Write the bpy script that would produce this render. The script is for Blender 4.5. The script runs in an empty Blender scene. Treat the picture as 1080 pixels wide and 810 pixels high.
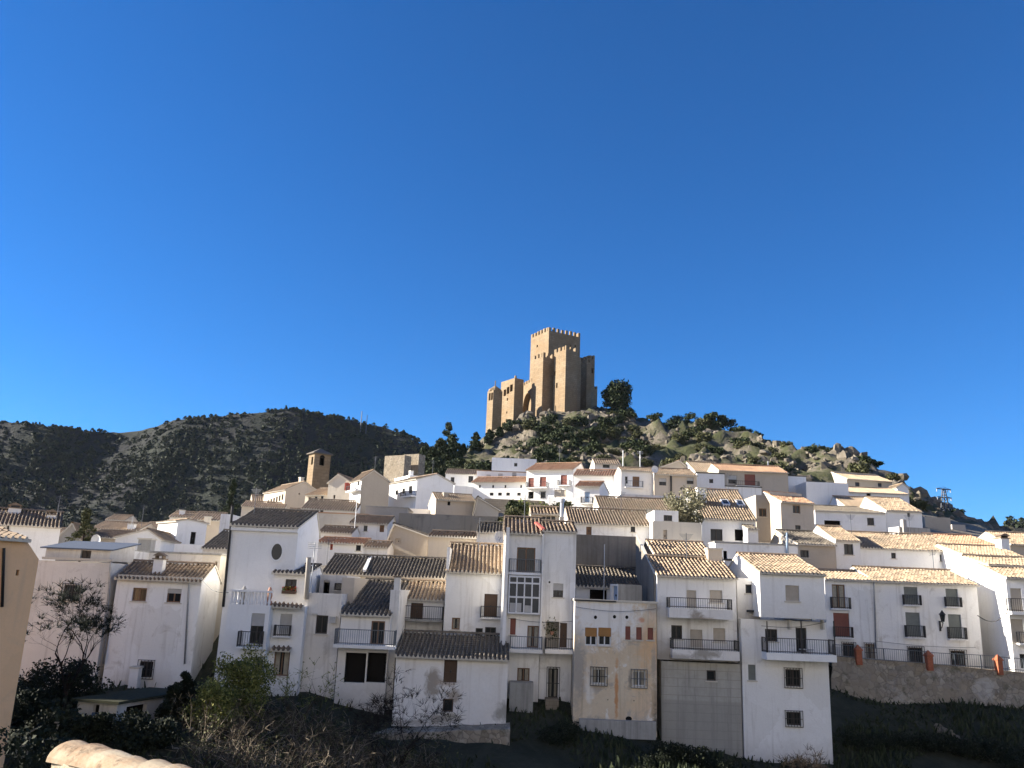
import bpy, math, random
import numpy as np
from mathutils import Vector, noise
random.seed(7)
R_ = math.radians
C = bpy.context.scene.collection
scene = bpy.context.scene

# ------------------------------------------------------------------ camera
FPX = 881.0                         # focal length in pixels of the 1080 px wide photograph
PITCH, ROLL = R_(13.9), 0.040
_F = Vector((0, math.cos(PITCH), math.sin(PITCH)))
_R0 = Vector((1, 0, 0)); _U0 = Vector((0, -math.sin(PITCH), math.cos(PITCH)))
_Rt = _R0*math.cos(ROLL) + _U0*math.sin(ROLL)
_Up = _U0*math.cos(ROLL) - _R0*math.sin(ROLL)
cd = bpy.data.cameras.new('camera'); cam = bpy.data.objects.new('camera', cd); C.objects.link(cam)
from mathutils import Matrix
cam.matrix_world = Matrix(((_Rt.x, _Up.x, -_F.x, 0), (_Rt.y, _Up.y, -_F.y, 0), (_Rt.z, _Up.z, -_F.z, 0), (0, 0, 0, 1)))
cd.sensor_width = 36; cd.lens = FPX/1080*36
cd.clip_start = 0.2; cd.clip_end = 20000
scene.camera = cam

# ------------------------------------------------------------------ sky, sun, exposure
SUN_EL, SUN_BACK = R_(22), R_(6)   # low winter sun, from the left and a little behind the hill
sd = Vector((-math.cos(SUN_EL)*math.cos(SUN_BACK), math.cos(SUN_EL)*math.sin(SUN_BACK), math.sin(SUN_EL)))
w = bpy.data.worlds.new('World'); scene.world = w; w.use_nodes = True
nt = w.node_tree; bg = nt.nodes['Background']
sky = nt.nodes.new('ShaderNodeTexSky'); sky.sky_type = 'NISHITA'; sky.sun_disc = False
sky.sun_elevation = SUN_EL
sky.sun_rotation = math.atan2(sd.x, sd.y)      # clockwise from +Y
sky.air_density = 1.0; sky.dust_density = 0.0; sky.ozone_density = 10.0; sky.altitude = 1000
hs = nt.nodes.new('ShaderNodeHueSaturation'); hs.inputs['Saturation'].default_value = 1.07; hs.inputs['Value'].default_value = 1.0
nt.links.new(sky.outputs[0], hs.inputs['Color']); nt.links.new(hs.outputs[0], bg.inputs[0]); bg.inputs[1].default_value = 0.058
sl = bpy.data.lights.new('sun', 'SUN'); sl.energy = 5.0; sl.angle = R_(0.5); sl.color = (1.0, 0.92, 0.80)
so = bpy.data.objects.new('sun', sl); C.objects.link(so)
so.rotation_euler = sd.to_track_quat('Z', 'Y').to_euler()
so.location = sd*300
vs = scene.view_settings
vs.view_transform = 'Standard'; vs.look = 'None'; vs.gamma = 1; vs.use_curve_mapping = False
vs.exposure = 1.72

# ------------------------------------------------------------------ pixel -> world
def ray(x, y):
    return _F + _Rt*((x-540)/FPX) - _Up*((y-405)/FPX)
def at(x, y, Y):
    r = ray(x, y); return r*(Y/r.y)
def on_plane(x, y, P, n):
    r = ray(x, y); return r*(P.dot(n)/r.dot(n))
def solve_x(P, u, px):              # t so that P+u*t lies on picture column px
    k = (px-540)/FPX
    a0, c0, a1, c1 = P.dot(_Rt), P.dot(_F), u.dot(_Rt), u.dot(_F)
    return (k*c0-a0)/(a1-k*c1)

# ------------------------------------------------------------------ materials
class NT:
    def __init__(s, name):
        s.m = bpy.data.materials.new(name); s.m.use_nodes = True
        s.t = s.m.node_tree; s.b = s.t.nodes['Principled BSDF']
        s.b.inputs['Roughness'].default_value = 0.9
        s.b.inputs['Specular IOR Level'].default_value = 0.2
    def n(s, t, **kw):
        o = s.t.nodes.new(t)
        for k, v in kw.items(): setattr(o, k, v)
        return o
    def l(s, a, b): s.t.links.new(a, b)
    def coord(s, kind='Object', scale=(1, 1, 1), rnd=True):
        tc = s.n('ShaderNodeTexCoord'); mp = s.n('ShaderNodeMapping')
        mp.inputs['Scale'].default_value = scale
        s.l(tc.outputs[kind], mp.inputs[0])
        if rnd:
            oi = s.n('ShaderNodeObjectInfo'); ml = s.n('ShaderNodeMath', operation='MULTIPLY'); ml.inputs[1].default_value = 37.0
            s.l(oi.outputs['Random'], ml.inputs[0]); s.l(ml.outputs[0], mp.inputs['Location'])
        return mp.outputs[0]
    def noise(s, vec, scale, detail=4, rough=.55, dist=0):
        o = s.n('ShaderNodeTexNoise'); o.inputs['Scale'].default_value = scale
        o.inputs['Detail'].default_value = detail; o.inputs['Roughness'].default_value = rough
        o.inputs['Distortion'].default_value = dist
        if vec is not None: s.l(vec, o.inputs['Vector'])
        return o.outputs[0]
    def ramp(s, fac, stops, interp='LINEAR'):
        o = s.n('ShaderNodeValToRGB'); cr = o.color_ramp; cr.interpolation = interp
        while len(cr.elements) < len(stops): cr.elements.new(.5)
        for e, (p, c) in zip(cr.elements, stops):
            e.position = p; e.color = (c, c, c, 1) if isinstance(c, (int, float)) else (*c, 1)
        s.l(fac, o.inputs[0]); return o.outputs[0]
    def mix(s, fac, a, b, mode='MIX'):
        o = s.n('ShaderNodeMix', data_type='RGBA', blend_type=mode)
        for sock, v in ((o.inputs[0], fac), (o.inputs[6], a), (o.inputs[7], b)):
            if isinstance(v, (int, float)): sock.default_value = v
            elif isinstance(v, tuple): sock.default_value = (*v, 1)
            else: s.l(v, sock)
        return o.outputs[2]
    def math(s, op, a, b=None):
        o = s.n('ShaderNodeMath', operation=op)
        for i, v in enumerate((a, b)):
            if v is None: continue
            if isinstance(v, (int, float)): o.inputs[i].default_value = v
            else: s.l(v, o.inputs[i])
        return o.outputs[0]
    def bump(s, h, strength=.3, dist=.05):
        o = s.n('ShaderNodeBump'); o.inputs['Strength'].default_value = strength; o.inputs['Distance'].default_value = dist
        s.l(h, o.inputs['Height']); s.l(o.outputs[0], s.b.inputs['Normal'])
    def base(s, c):
        if isinstance(c, tuple): s.b.inputs['Base Color'].default_value = (*c, 1)
        else: s.l(c, s.b.inputs['Base Color'])
    def sep(s, vec):
        o = s.n('ShaderNodeSeparateXYZ'); s.l(vec, o.inputs[0]); return o.outputs

def plaster(name, col, dirt=(.33, .29, .24), amt=.35, low=.5):
    """lime wash: blotchy tone, thin vertical rain streaks, damp stains that climb from the foot of the wall"""
    t = NT(name); v = t.coord()
    big = t.noise(v, .35, 5, .6, .4)
    c = t.mix(t.ramp(big, [(.35, 0), (.7, .22)]), col, tuple(x*.78 for x in col))
    vo = t.n('ShaderNodeTexVoronoi'); vo.inputs['Scale'].default_value = .42; ds = t.n('ShaderNodeVectorMath', operation='ADD')
    nz = t.n('ShaderNodeTexNoise'); nz.inputs['Scale'].default_value = 1.6; nz.inputs['Detail'].default_value = 4; t.l(v, nz.inputs['Vector']); t.l(v, ds.inputs[0]); t.l(nz.outputs['Color'], ds.inputs[1]); t.l(ds.outputs[0], vo.inputs['Vector'])
    c = t.mix(t.ramp(vo.outputs['Color'], [(.15, 0), (.85, .5*min(1, amt*1.6))]), c, (col[0]*.74, col[1]*.72, col[2]*.68))
    sv = t.coord(scale=(3.5, 3.5, .22)); st = t.noise(sv, 1.0, 4, .6)
    c = t.mix(t.ramp(st, [(.54, 0), (.78, amt)]), c, dirt)
    pat = t.noise(v, .9, 6, .65, .8)
    c = t.mix(t.ramp(pat, [(.58, 0), (.72, amt*.9)]), c, tuple(x*1.15 for x in dirt))
    fine = t.noise(v, 9, 3, .6)
    c = t.mix(t.ramp(fine, [(.3, .0), (.75, .12)]), c, tuple(x*.6 for x in col))
    if low:
        z = t.sep(t.coord(rnd=False))[2]
        lo = t.math('MULTIPLY', t.ramp(t.math('ADD', t.math('MULTIPLY', z, .28), t.math('MULTIPLY', pat, .5)), [(.25, 1), (.75, 0)]), low)
        c = t.mix(lo, c, dirt)
    t.base(c); t.bump(t.math('ADD', t.math('MULTIPLY', t.noise(v, 14, 5, .6), .3), t.math('MULTIPLY', t.noise(v, 1.3, 4, .6), 1.2)), .35, .07); return t.m

def spot(t, v, cx, cz, rx, rz, wob, soft=.35):
    """mask of one stain: an ellipse on the wall plane with a ragged rim"""
    x, y, z = t.sep(v)
    a = t.math('DIVIDE', t.math('SUBTRACT', x, cx), rx); b = t.math('DIVIDE', t.math('SUBTRACT', z, cz), rz)
    d = t.math('SQRT', t.math('ADD', t.math('MULTIPLY', a, a), t.math('MULTIPLY', b, b)))
    d = t.math('ADD', d, t.math('MULTIPLY', t.math('SUBTRACT', wob, .5), 2.2))
    return t.ramp(d, [(max(0, .75-soft), 1), (.95, 0)])
def stained(name, base_c, spots, patch=None, amt=.4, bare=None):
    t = NT(name); v = t.coord(rnd=False); a = t.noise(v, .6, 6, .62, .5); b = t.noise(v, 1.7, 7, .68, .7); g = t.noise(v, 5, 5, .65)
    c = t.mix(t.ramp(a, [(.36, 0), (.66, .8)]), base_c, patch or tuple(q*.85 for q in base_c))
    c = t.mix(t.ramp(g, [(.4, 0), (.8, .22)]), c, tuple(q*.6 for q in base_c))
    if bare: c = t.mix(t.ramp(t.noise(v, 1.1, 7, .72, 1.1), [(.55, 0), (.60, .85)]), c, bare); c = t.mix(t.ramp(t.noise(v, .8, 7, .7, 1.4), [(.58, 0), (.64, .8)]), c, (.80, .77, .71))
    for cx, cz, rx, rz, col, k in spots: c = t.mix(t.math('MULTIPLY', spot(t, v, cx, cz, rx, rz, b), k), c, col)
    st = t.noise(t.coord(scale=(3.2, 3.2, .18), rnd=False), 1.0, 4, .6)
    c = t.mix(t.ramp(st, [(.54, 0), (.76, amt)]), c, (.36, .29, .21))
    t.base(c); t.bump(b, .4, .05); return t.m

def concrete(name, col, boards=True):
    t = NT(name); v = t.coord()
    n1 = t.noise(v, .5, 6, .65, .4); n2 = t.noise(v, 5, 5, .6)
    c = t.mix(t.ramp(n1, [(.3, 0), (.72, .7)]), col, tuple(x*.62 for x in col))
    c = t.mix(t.ramp(n2, [(.4, 0), (.8, .3)]), c, tuple(x*1.25 for x in col))
    st = t.noise(t.coord(scale=(4, 4, .2)), 1.0, 4, .6)
    c = t.mix(t.ramp(st, [(.48, 0), (.70, .62)]), c, tuple(x*.45 for x in col))
    if boards:
        br = t.n('ShaderNodeTexBrick'); xyz = t.sep(t.coord(rnd=False)); cb = t.n('ShaderNodeCombineXYZ')
        t.l(t.math('ADD', xyz[0], xyz[1]), cb.inputs[0]); t.l(xyz[2], cb.inputs[1]); t.l(cb.outputs[0], br.inputs[0])
        br.inputs['Scale'].default_value = 1; br.inputs['Brick Width'].default_value = 1.9; br.inputs['Row Height'].default_value = .46
        br.inputs['Mortar Size'].default_value = .022; br.inputs['Mortar Smooth'].default_value = .5
        c = t.mix(t.math('MULTIPLY', br.outputs['Fac'], .55), c, tuple(x*.5 for x in col))
    if boards:
        z = t.sep(t.coord(rnd=False))[2]; c = t.mix(t.ramp(t.math('ADD', t.math('DIVIDE', z, 10), t.math('MULTIPLY', n1, .02)), [(.30, .55), (.31, 0)]), c, tuple(x*.62 for x in col))
    t.base(c); t.bump(n2, .3, .03); return t.m

def masonry(name, col, sc=.55, dark=.5, stain=.6):
    t = NT(name); xyz = t.sep(t.coord(rnd=False)); cb = t.n('ShaderNodeCombineXYZ')
    t.l(t.math('ADD', xyz[0], xyz[1]), cb.inputs[0]); t.l(xyz[2], cb.inputs[1])
    v = t.coord(rnd=False)
    br = t.n('ShaderNodeTexBrick'); t.l(cb.outputs[0], br.inputs[0]); br.inputs['Scale'].default_value = 1
    br.inputs['Brick Width'].default_value = sc*1.9; br.inputs['Row Height'].default_value = sc
    br.inputs['Mortar Size'].default_value = sc*.06
    br.inputs['Color1'].default_value = (*col, 1); br.inputs['Color2'].default_value = (*[x*.8 for x in col], 1)
    br.inputs['Mortar'].default_value = (*[x*.62 for x in col], 1)
    a = t.noise(v, .16, 6, .65, .7); b = t.noise(v, .9, 6, .7, .4)
    c = t.mix(t.ramp(a, [(.4, 0), (.68, stain)]), br.outputs[0], (col[0]*.72, col[1]*.6, col[2]*.46))
    c = t.mix(t.ramp(b, [(.5, 0), (.72, dark)]), c, tuple(x*.5 for x in col))
    t.base(c); t.bump(b, .6, .12); return t.m

def tile(name, c1, c2, c3, lichen=.4):
    t = NT(name); tc = t.n('ShaderNodeTexCoord'); fl = t.n('ShaderNodeVectorMath', operation='FLOOR')
    t.l(tc.outputs['UV'], fl.inputs[0]); wn = t.n('ShaderNodeTexWhiteNoise', noise_dimensions='2D'); t.l(fl.outputs[0], wn.inputs[0])
    c = t.ramp(wn.outputs[0], [(0, c1), (.45, c2), (.8, c3), (1, tuple(min(1, x*1.25) for x in c2))])
    c = t.mix(.4, c, c2)
    v = t.coord(); n1 = t.noise(v, .8, 6, .65, .5); n2 = t.noise(v, 7, 4, .65)
    c = t.mix(t.ramp(n1, [(.45, 0), (.7, lichen)]), c, (.09, .085, .07))
    c = t.mix(t.ramp(n2, [(.55, 0), (.7, lichen*.7)]), c, (.36, .33, .26))
    t.base(c); t.bump(n2, .4, .02); return t.m

def plain(name, col, rough=.7, spec=.3, vary=.25, metal=0):
    t = NT(name); v = t.coord(); n = t.noise(v, 6, 4, .6)
    t.base(t.mix(t.ramp(n, [(.35, 0), (.7, vary)]), col, tuple(x*.5 for x in col)))
    t.b.inputs['Roughness'].default_value = rough; t.b.inputs['Specular IOR Level'].default_value = spec
    t.b.inputs['Metallic'].default_value = metal; return t.m

def slats(name, col, row=.05):
    t = NT(name); z = t.sep(t.coord(rnd=False))[2]
    f = t.math('FRACT', t.math('DIVIDE', z, row)); n = t.noise(t.coord(), 3, 4, .6)
    c = t.mix(t.ramp(n, [(.35, 0), (.7, .35)]), col, tuple(x*.6 for x in col))
    t.base(c); t.bump(t.ramp(f, [(0, 0), (.15, 1), (.85, 1), (1, 0)]), .8, .02); t.b.inputs['Roughness'].default_value = .6; return t.m

def leafy(name, stops, rough=.75):
    t = NT(name); g = t.n('ShaderNodeNewGeometry')
    t.base(t.ramp(g.outputs['Random Per Island'], stops)); t.b.inputs['Roughness'].default_value = rough
    t.b.inputs['Specular IOR Level'].default_value = .15; return t.m

M = dict(
    white=plaster('white lime wash', (.875, .86, .83), amt=.5, low=.6),
    bright=plaster('fresh white wall paint', (.865, .855, .83), amt=.2, low=.25),
    grimy=plaster('weathered white plaster', (.80, .76, .70), amt=.55, low=.8),
    warm=plaster('cream wall paint', (.74, .67, .55), amt=.25, low=.4),
    ochre=plaster('ochre render', (.88, .55, .30), amt=.18, low=.3),
    beige=plaster('beige render', (.47, .41, .33), amt=.3, low=.3),
    sand=plaster('sand coloured render', (.58, .50, .40), amt=.3, low=.3),
    grey=plaster('bare grey render', (.42, .39, .35), amt=.4, low=.3),
    olde=plaster('old dark render', (.30, .275, .235), dirt=(.12, .11, .095), amt=.85, low=.3),
    shadewall=concrete('shaded cement render', (.26, .235, .20), False),  # cement grey taken darker, with the shade of the recess in the colour
    conc=concrete('board marked concrete', (.45, .43, .38)),
    concplain=concrete('stained concrete', (.40, .385, .35), False),
    castle=masonry('castle ashlar', (.285, .215, .137), .55, .65, .7),
    stone=masonry('rubble stone', (.42, .36, .27), .3, .6, .5),
    olde2=masonry('eroded rubble wall', (.28, .24, .185), .22, .6, .5),
    brick=masonry('red brick', (.42, .14, .075), .08, .3, .3),
    tan=tile('tan clay tiles', (.30, .215, .14), (.365, .275, .185), (.235, .165, .11), .5),
    brown=tile('brown clay tiles', (.20, .145, .10), (.26, .195, .135), (.145, .108, .08), .5),
    dark=tile('dark weathered and shaded tiles', (.11, .095, .075), (.165, .14, .11), (.07, .062, .054), .4),  # weathered tone, with the shade on the low roofs put into the colour
    yellow=tile('pale sunbleached tiles', (.31, .22, .145), (.365, .28, .19), (.25, .175, .115), .55),
    orange=tile('orange clay tiles', (.34, .19, .115), (.38, .24, .15), (.25, .14, .09), .3),
    mortar=plain('lime mortar', (.62, .57, .48), .95, .1),
    wood=plain('dark brown wood', (.085, .05, .032), .6),
    midwood=plain('brown wood', (.20, .115, .065), .6),
    frame=plain('dark window frame', (.05, .04, .035), .5),
    whiteframe=plain('white window frame', (.70, .70, .70), .4),
    iron=plain('black wrought iron', (.02, .02, .022), .5, .4),
    ironblue=plain('grey painted iron', (.10, .115, .13), .5, .4),
    steel=plain('galvanised metal', (.42, .43, .45), .4, .5, .3, .6),
    bluemetal=plain('blue grey roof sheet', (.10, .12, .16), .95, .05),
    moss=plain('mossy roof sheet', (.06, .062, .042), .95, .05, .6),
    darksteel=plain('dark painted steel', (.08, .09, .11), .6, .3),
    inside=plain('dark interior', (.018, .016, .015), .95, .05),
    curtain=plain('pale curtain', (.42, .38, .30), .9, .1, .5),
    blind=slats('grey roller blind', (.52, .51, .49)),
    blindbeige=slats('beige roller blind', (.50, .44, .36)),
    blindred=slats('red brown shutter', (.26, .10, .075)),
    blindorange=slats('orange roller blind', (.42, .22, .08)),
    blindgreen=slats('grey green shutter', (.20, .215, .20)),
    blue=plain('pale blue paint', (.30, .40, .55), .6),
    tarp=plain('blue tarpaulin', (.03, .07, .14), .5),
    terracotta=plain('old terracotta', (.42, .22, .15), .8),
    redpaint=plain('faded red paint', (.45, .11, .08), .7),
    flower=leafy('red geranium flowers', [(0, (.05, .09, .02)), (.6, (.10, .12, .03)), (.8, (.4, .03, .03))]),
)
# house front of peeling ochre: lime white above, bare grey and rust stains (metres from its lower left corner)
M['peel'] = stained('peeling plaster', (.70, .595, .44), [(1.6, 6.4, 3.2, 2.0, (.82, .80, .76), .95), (.4, 7.6, 4.6, 1.2, (.80, .77, .72), .9), (4.8, 7.4, 1.0, .9, (.34, .32, .28), .7),
    (4.4, 4.8, 1.0, 2.0, (.72, .46, .24), .7), (.25, 3.4, .55, 2.8, (.36, .33, .29), .85), (.9, 2.6, .35, 1.4, (.80, .76, .68), .8), (2.45, 2.2, .14, 2.1, (.56, .27, .11), .9), (3.2, 3.0, .16, .7, (.30, .27, .23), .8), (1.4, 2.6, .5, .35, (.40, .34, .28), .85),
    (4.55, 3.9, .22, 1.1, (.42, .36, .29), .85), (4.62, 1.7, .26, 1.3, (.07, .065, .055), .95), (4.7, .7, .3, .7, (.10, .09, .08), .8), (1.6, .5, 2.6, .5, (.30, .27, .22), .75), (3.9, 6.3, .3, .2, (.6, .25, .12), .7), (4.1, 1.9, 1.2, 1.2, (.76, .56, .36), .6)], (.64, .49, .32), .55, (.47, .41, .34))
t = NT('eroded rubble wall'); v = t.coord(rnd=False); nz = t.n('ShaderNodeTexNoise'); nz.inputs['Scale'].default_value = 2.2; nz.inputs['Detail'].default_value = 4; t.l(v, nz.inputs['Vector'])
mx = t.n('ShaderNodeVectorMath', operation='MULTIPLY_ADD'); mx.inputs[1].default_value = (.35, .35, .35); t.l(nz.outputs['Color'], mx.inputs[0]); t.l(v, mx.inputs[2])
vo = t.n('ShaderNodeTexVoronoi'); vo.inputs['Scale'].default_value = 2.6; t.l(mx.outputs[0], vo.inputs['Vector']); ve = t.n('ShaderNodeTexVoronoi', feature='DISTANCE_TO_EDGE'); ve.inputs['Scale'].default_value = 2.6; t.l(mx.outputs[0], ve.inputs['Vector'])
c = t.ramp(vo.outputs['Color'], [(.1, (.215, .178, .128)), (.5, (.30, .25, .185)), (.9, (.40, .345, .26))])
c = t.mix(t.ramp(ve.outputs[0], [(.0, .75), (.09, 0)]), c, (.13, .11, .085)); a_ = t.noise(v, .5, 6, .68, .5); g_ = t.noise(v, 1.4, 6, .7)
c = t.mix(t.ramp(a_, [(.42, 0), (.62, .85)]), c, (.29, .24, .175)); c = t.mix(t.ramp(g_, [(.55, 0), (.68, .8)]), c, (.10, .095, .06)); c = t.mix(t.ramp(a_, [(.28, .7), (.42, 0)]), c, (.5, .46, .39))
t.base(c); t.bump(t.math('ADD', g_, t.math('MULTIPLY', ve.outputs[0], .8)), .7, .12); M['erod'] = t.m
M['stainwhite'] = stained('stained white plaster', (.82, .79, .74), [(2.1, 2.2, .55, 1.1, (.30, .25, .19), .85), (3.3, 1.7, .45, .6, (.36, .30, .23), .85), (2.8, 2.3, .9, .25, (.42, .33, .25), .8), (2.6, .5, 1.2, .35, (.28, .25, .2), .8), (6.2, .9, .8, .7, (.30, .28, .24), .85), (6.6, 2.6, .3, 1.6, (.45, .41, .35), .6), (1.0, .2, 2.5, .3, (.33, .29, .24), .7)], (.76, .71, .64), .3)
t = NT('window glass'); t.base((.016, .019, .022)); t.b.inputs['Roughness'].default_value = .12; t.b.inputs['Specular IOR Level'].default_value = .4; M['glass'] = t.m
t = NT('gallery glass'); t.base((.035, .042, .05)); t.b.inputs['Roughness'].default_value = .12; t.b.inputs['Specular IOR Level'].default_value = .25; M['gallery'] = t.m
M['pine'] = leafy('pine needles', [(0, (.018, .028, .013)), (.5, (.033, .047, .02)), (1, (.065, .078, .034))])
M['forest'] = leafy('far pine needles', [(0, (.020, .028, .017)), (.5, (.031, .041, .023)), (1, (.056, .067, .034))])
M['shrub'] = leafy('shrub leaves', [(0, (.04, .046, .021)), (.6, (.075, .08, .034)), (1, (.13, .125, .06))])
M['bushleaf'] = leafy('bush leaves', [(0, (.045, .06, .018)), (.5, (.12, .14, .036)), (1, (.28, .27, .085))])
M['olive'] = leafy('olive leaves', [(0, (.13, .125, .075)), (.6, (.21, .20, .12)), (1, (.30, .27, .18))])
M['ivy'] = leafy('dark ivy leaves', [(0, (.010, .014, .009)), (.7, (.018, .024, .013)), (1, (.03, .036, .018))])
M['grass'] = leafy('dark grass', [(0, (.018, .026, .012)), (.6, (.034, .044, .02)), (1, (.06, .068, .034))])
M['twig'] = leafy('dry twigs', [(0, (.045, .034, .024)), (.65, (.10, .078, .054)), (1, (.36, .30, .22))])
M['bark'] = plain('bark', (.06, .047, .036), .9, .1, .5)
M['barkdark'] = plain('dark bark', (.025, .02, .017), .9, .1, .5)

# ------------------------------------------------------------------ mesh collector
class MB:
    def __init__(s): s.v = []; s.f = []; s.mi = []; s.uv = []
    def face(s, pts, mi=0, uvs=None):
        b = len(s.v); s.v += [tuple(p) for p in pts]; s.f.append(tuple(range(b, b+len(pts)))); s.mi.append(mi)
        s.uv.append(uvs or [(0, 0)]*len(pts))
    def hexa(s, p, mi=0):           # p: 4 bottom (ccw seen from above), 4 top
        b = len(s.v); s.v += [tuple(q) for q in p]
        for q in ((3, 2, 1, 0), (4, 5, 6, 7), (0, 1, 5, 4), (1, 2, 6, 5), (2, 3, 7, 6), (3, 0, 4, 7)):
            s.f.append(tuple(b+i for i in q)); s.mi.append(mi); s.uv.append([(0, 0)]*4)
    def box(s, a, b, mi=0, fn=None):
        (x0, y0, z0), (x1, y1, z1) = a, b
        p = [(x0, y0, z0), (x1, y0, z0), (x1, y1, z0), (x0, y1, z0), (x0, y0, z1), (x1, y0, z1), (x1, y1, z1), (x0, y1, z1)]
        s.hexa([fn(*q) for q in p] if fn else p, mi)
    def tube(s, pts, rad, n=6, mi=0, cap=True):
        pts = [Vector(p) for p in pts]; rings = []
        for i, p in enumerate(pts):
            d = (pts[min(i+1, len(pts)-1)]-pts[max(i-1, 0)]).normalized()
            a = d.orthogonal().normalized(); c = d.cross(a); r = rad[i] if isinstance(rad, (list, tuple)) else rad
            b = len(s.v); s.v += [tuple(p+(a*math.cos(k*2*math.pi/n)+c*math.sin(k*2*math.pi/n))*r) for k in range(n)]; rings.append(b)
        for a, b in zip(rings, rings[1:]):
            for k in range(n):
                k2 = (k+1) % n; s.f.append((a+k, a+k2, b+k2, b+k)); s.mi.append(mi); s.uv.append([(0, 0)]*4)
        if cap:
            for b in (rings[0], rings[-1]):
                s.f.append(tuple(b+k for k in range(n))); s.mi.append(mi); s.uv.append([(0, 0)]*n)
    def build(s, name, mats, parent=None, smooth=False):
        me = bpy.data.meshes.new(name); me.from_pydata(s.v, [], s.f)
        for m in (mats if isinstance(mats, (list, tuple)) else [mats]): me.materials.append(M[m] if isinstance(m, str) else m)
        if len(me.materials) > 1: me.polygons.foreach_set('material_index', s.mi)
        if any(any(q != (0, 0) for q in u) for u in s.uv[:200]):
            uv = me.uv_layers.new(name='UVMap'); uv.data.foreach_set('uv', [c for u in s.uv for q in u for c in q])
        if smooth: me.polygons.foreach_set('use_smooth', [True]*len(s.f))
        me.update(); o = bpy.data.objects.new(name, me); C.objects.link(o)
        if parent: o.parent = parent
        return o
def tag(o, label, cat, group=None):
    o['label'] = label; o['category'] = cat
    if group: o['group'] = group
    return o
def thing(name, label, cat, loc, rz=0, group=None):
    o = bpy.data.objects.new(name, None); C.objects.link(o); o.location = loc; o.rotation_euler = (0, 0, rz)
    o.empty_display_size = .5
    return tag(o, label, cat, group)
def dup(root, loc, rz=0, sc=1, label=None, group=None):
    r = root.copy(); C.objects.link(r); r.location = loc; r.rotation_euler = (0, 0, rz); r.scale = (sc, sc, sc) if not isinstance(sc, tuple) else sc
    if label: r['label'] = label
    if group: r['group'] = group
    for ch in list(root.children):
        c = ch.copy(); C.objects.link(c); c.parent = r
        for g in list(ch.children):
            d = g.copy(); C.objects.link(d); d.parent = c
    return r

# ------------------------------------------------------------------ terrain
CP = []   # control points, real positions found by sighting along the photograph's rays at a chosen distance
for x, y, d in [(-200,735,50),(30,738,49),(110,740,48),(200,742,49),(240,735,49),(340,752,48),(430,772,48.5),(530,768,48.5),(560,760,50),(640,772,50),(740,795,50.5),(830,810,50),(880,806,50.5),
    (885,744,54.5),(905,743,55.4),(1000,751,55.4),(1080,758,55.4),(1300,765,55.4),
    (885,702,61),(960,704,61),(1080,710,60.5),(1300,714,60.5),(885,700,66),(1080,708,66),
    (890,815,50),(1000,812,51),(1150,812,51),(1000,862,47),(1150,862,47),
    (600,815,46),(400,825,42),(250,812,38),(100,800,37),(-100,790,37),(750,830,44),(890,856,46),
    (100,600,68),(300,610,64),(450,620,62),(600,625,62),(740,615,64),(860,612,66),(1000,612,72),(1150,620,72),(-150,600,68),
    (640,580,78),(760,582,80),(540,580,80),(430,590,80),(330,590,82),(200,592,90),(60,590,90),(-150,590,100),(900,578,84),(1000,572,92),(1100,575,95),(1250,590,95),
    (640,545,104),(760,535,108),(540,548,100),(480,552,96),(420,548,104),(330,555,106),(230,572,130),(100,577,150),(-150,575,150),(900,545,102),(960,556,100),(1010,562,105),(1080,572,105),
    (560,530,134),(640,528,132),(720,525,130),(800,520,128),(860,520,124),(460,532,130),(380,534,128),(310,545,130),(910,527,122),
    (470,505,160),(540,500,160),(620,492,162),(700,497,160),(780,494,152),(840,494,146),(880,497,142),(930,513,134),
    (560,478,186),(640,470,190),(700,472,185),(760,474,178),(820,482,168),(500,490,188),(450,503,186),(410,511,184),(340,540,190),(250,550,210),(150,565,220),
    (480,482,204),(508,468,216),(530,452,218),(560,444,219),(600,437,221),(635,434,222),(668,442,216),(700,450,210),(730,452,205),(760,457,200),(800,467,190),(830,476,180),(870,483,170),(908,489,160),(938,503,150),(960,518,141),(985,537,131),(1020,552,126),(1052,560,122),(1100,568,120)]:
    CP.append(at(x, y, d))
for x, y, d, dz in [(480,468,245,14),(540,452,260,12),(600,437,262,12),(660,440,256,14),(730,452,245,15),(800,467,228,15),(870,483,205,15),(938,503,180,15),(985,537,158,10),(1052,560,150,9),(1150,568,150,8),
                    (480,468,310,38),(600,437,330,40),(730,452,310,40),(870,483,280,38),(1000,537,230,25),(1150,568,230,22),(400,500,230,10),(340,540,260,8)]:
    p = at(x, y, d); p.z = at(x, y, d*.88).z-dz; CP.append(p)
for X in (-60, -20, 20, 60):
    CP += [Vector((X, 28, -15)), Vector((X, 16, -13.5)), Vector((X, 9, -5)), Vector((X, -10, -3.2)), Vector((X, -60, -2))]
CP += [Vector((-170, Y, z)) for Y, z in ((40, -6), (100, 4), (170, 8), (260, 5), (330, 0))]
CP += [Vector((190, Y, z)) for Y, z in ((40, -6), (100, 3), (170, 2), (260, -8), (330, -14))]
_P = np.array([(p.x, p.y) for p in CP]); _Z = np.array([p.z for p in CP])
_K = np.sqrt(((_P[:, None]-_P[None])**2).sum(-1)+4.0)
_n = len(_P); _A = np.zeros((_n+3, _n+3)); _A[:_n, :_n] = _K+np.eye(_n)*-.2; _A[:_n, _n] = 1; _A[:_n, _n+1:] = _P
_A[_n:, :_n] = _A[:_n, _n:].T
_W = np.linalg.solve(_A, np.concatenate([_Z, np.zeros(3)]))
def terr_np(XY):
    k = np.sqrt(((XY[:, None]-_P[None])**2).sum(-1)+4.0)
    return k@_W[:_n]+_W[_n]+XY@_W[_n+1:]
def terr(x, y): return float(terr_np(np.array([[x, y]]))[0])
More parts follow.
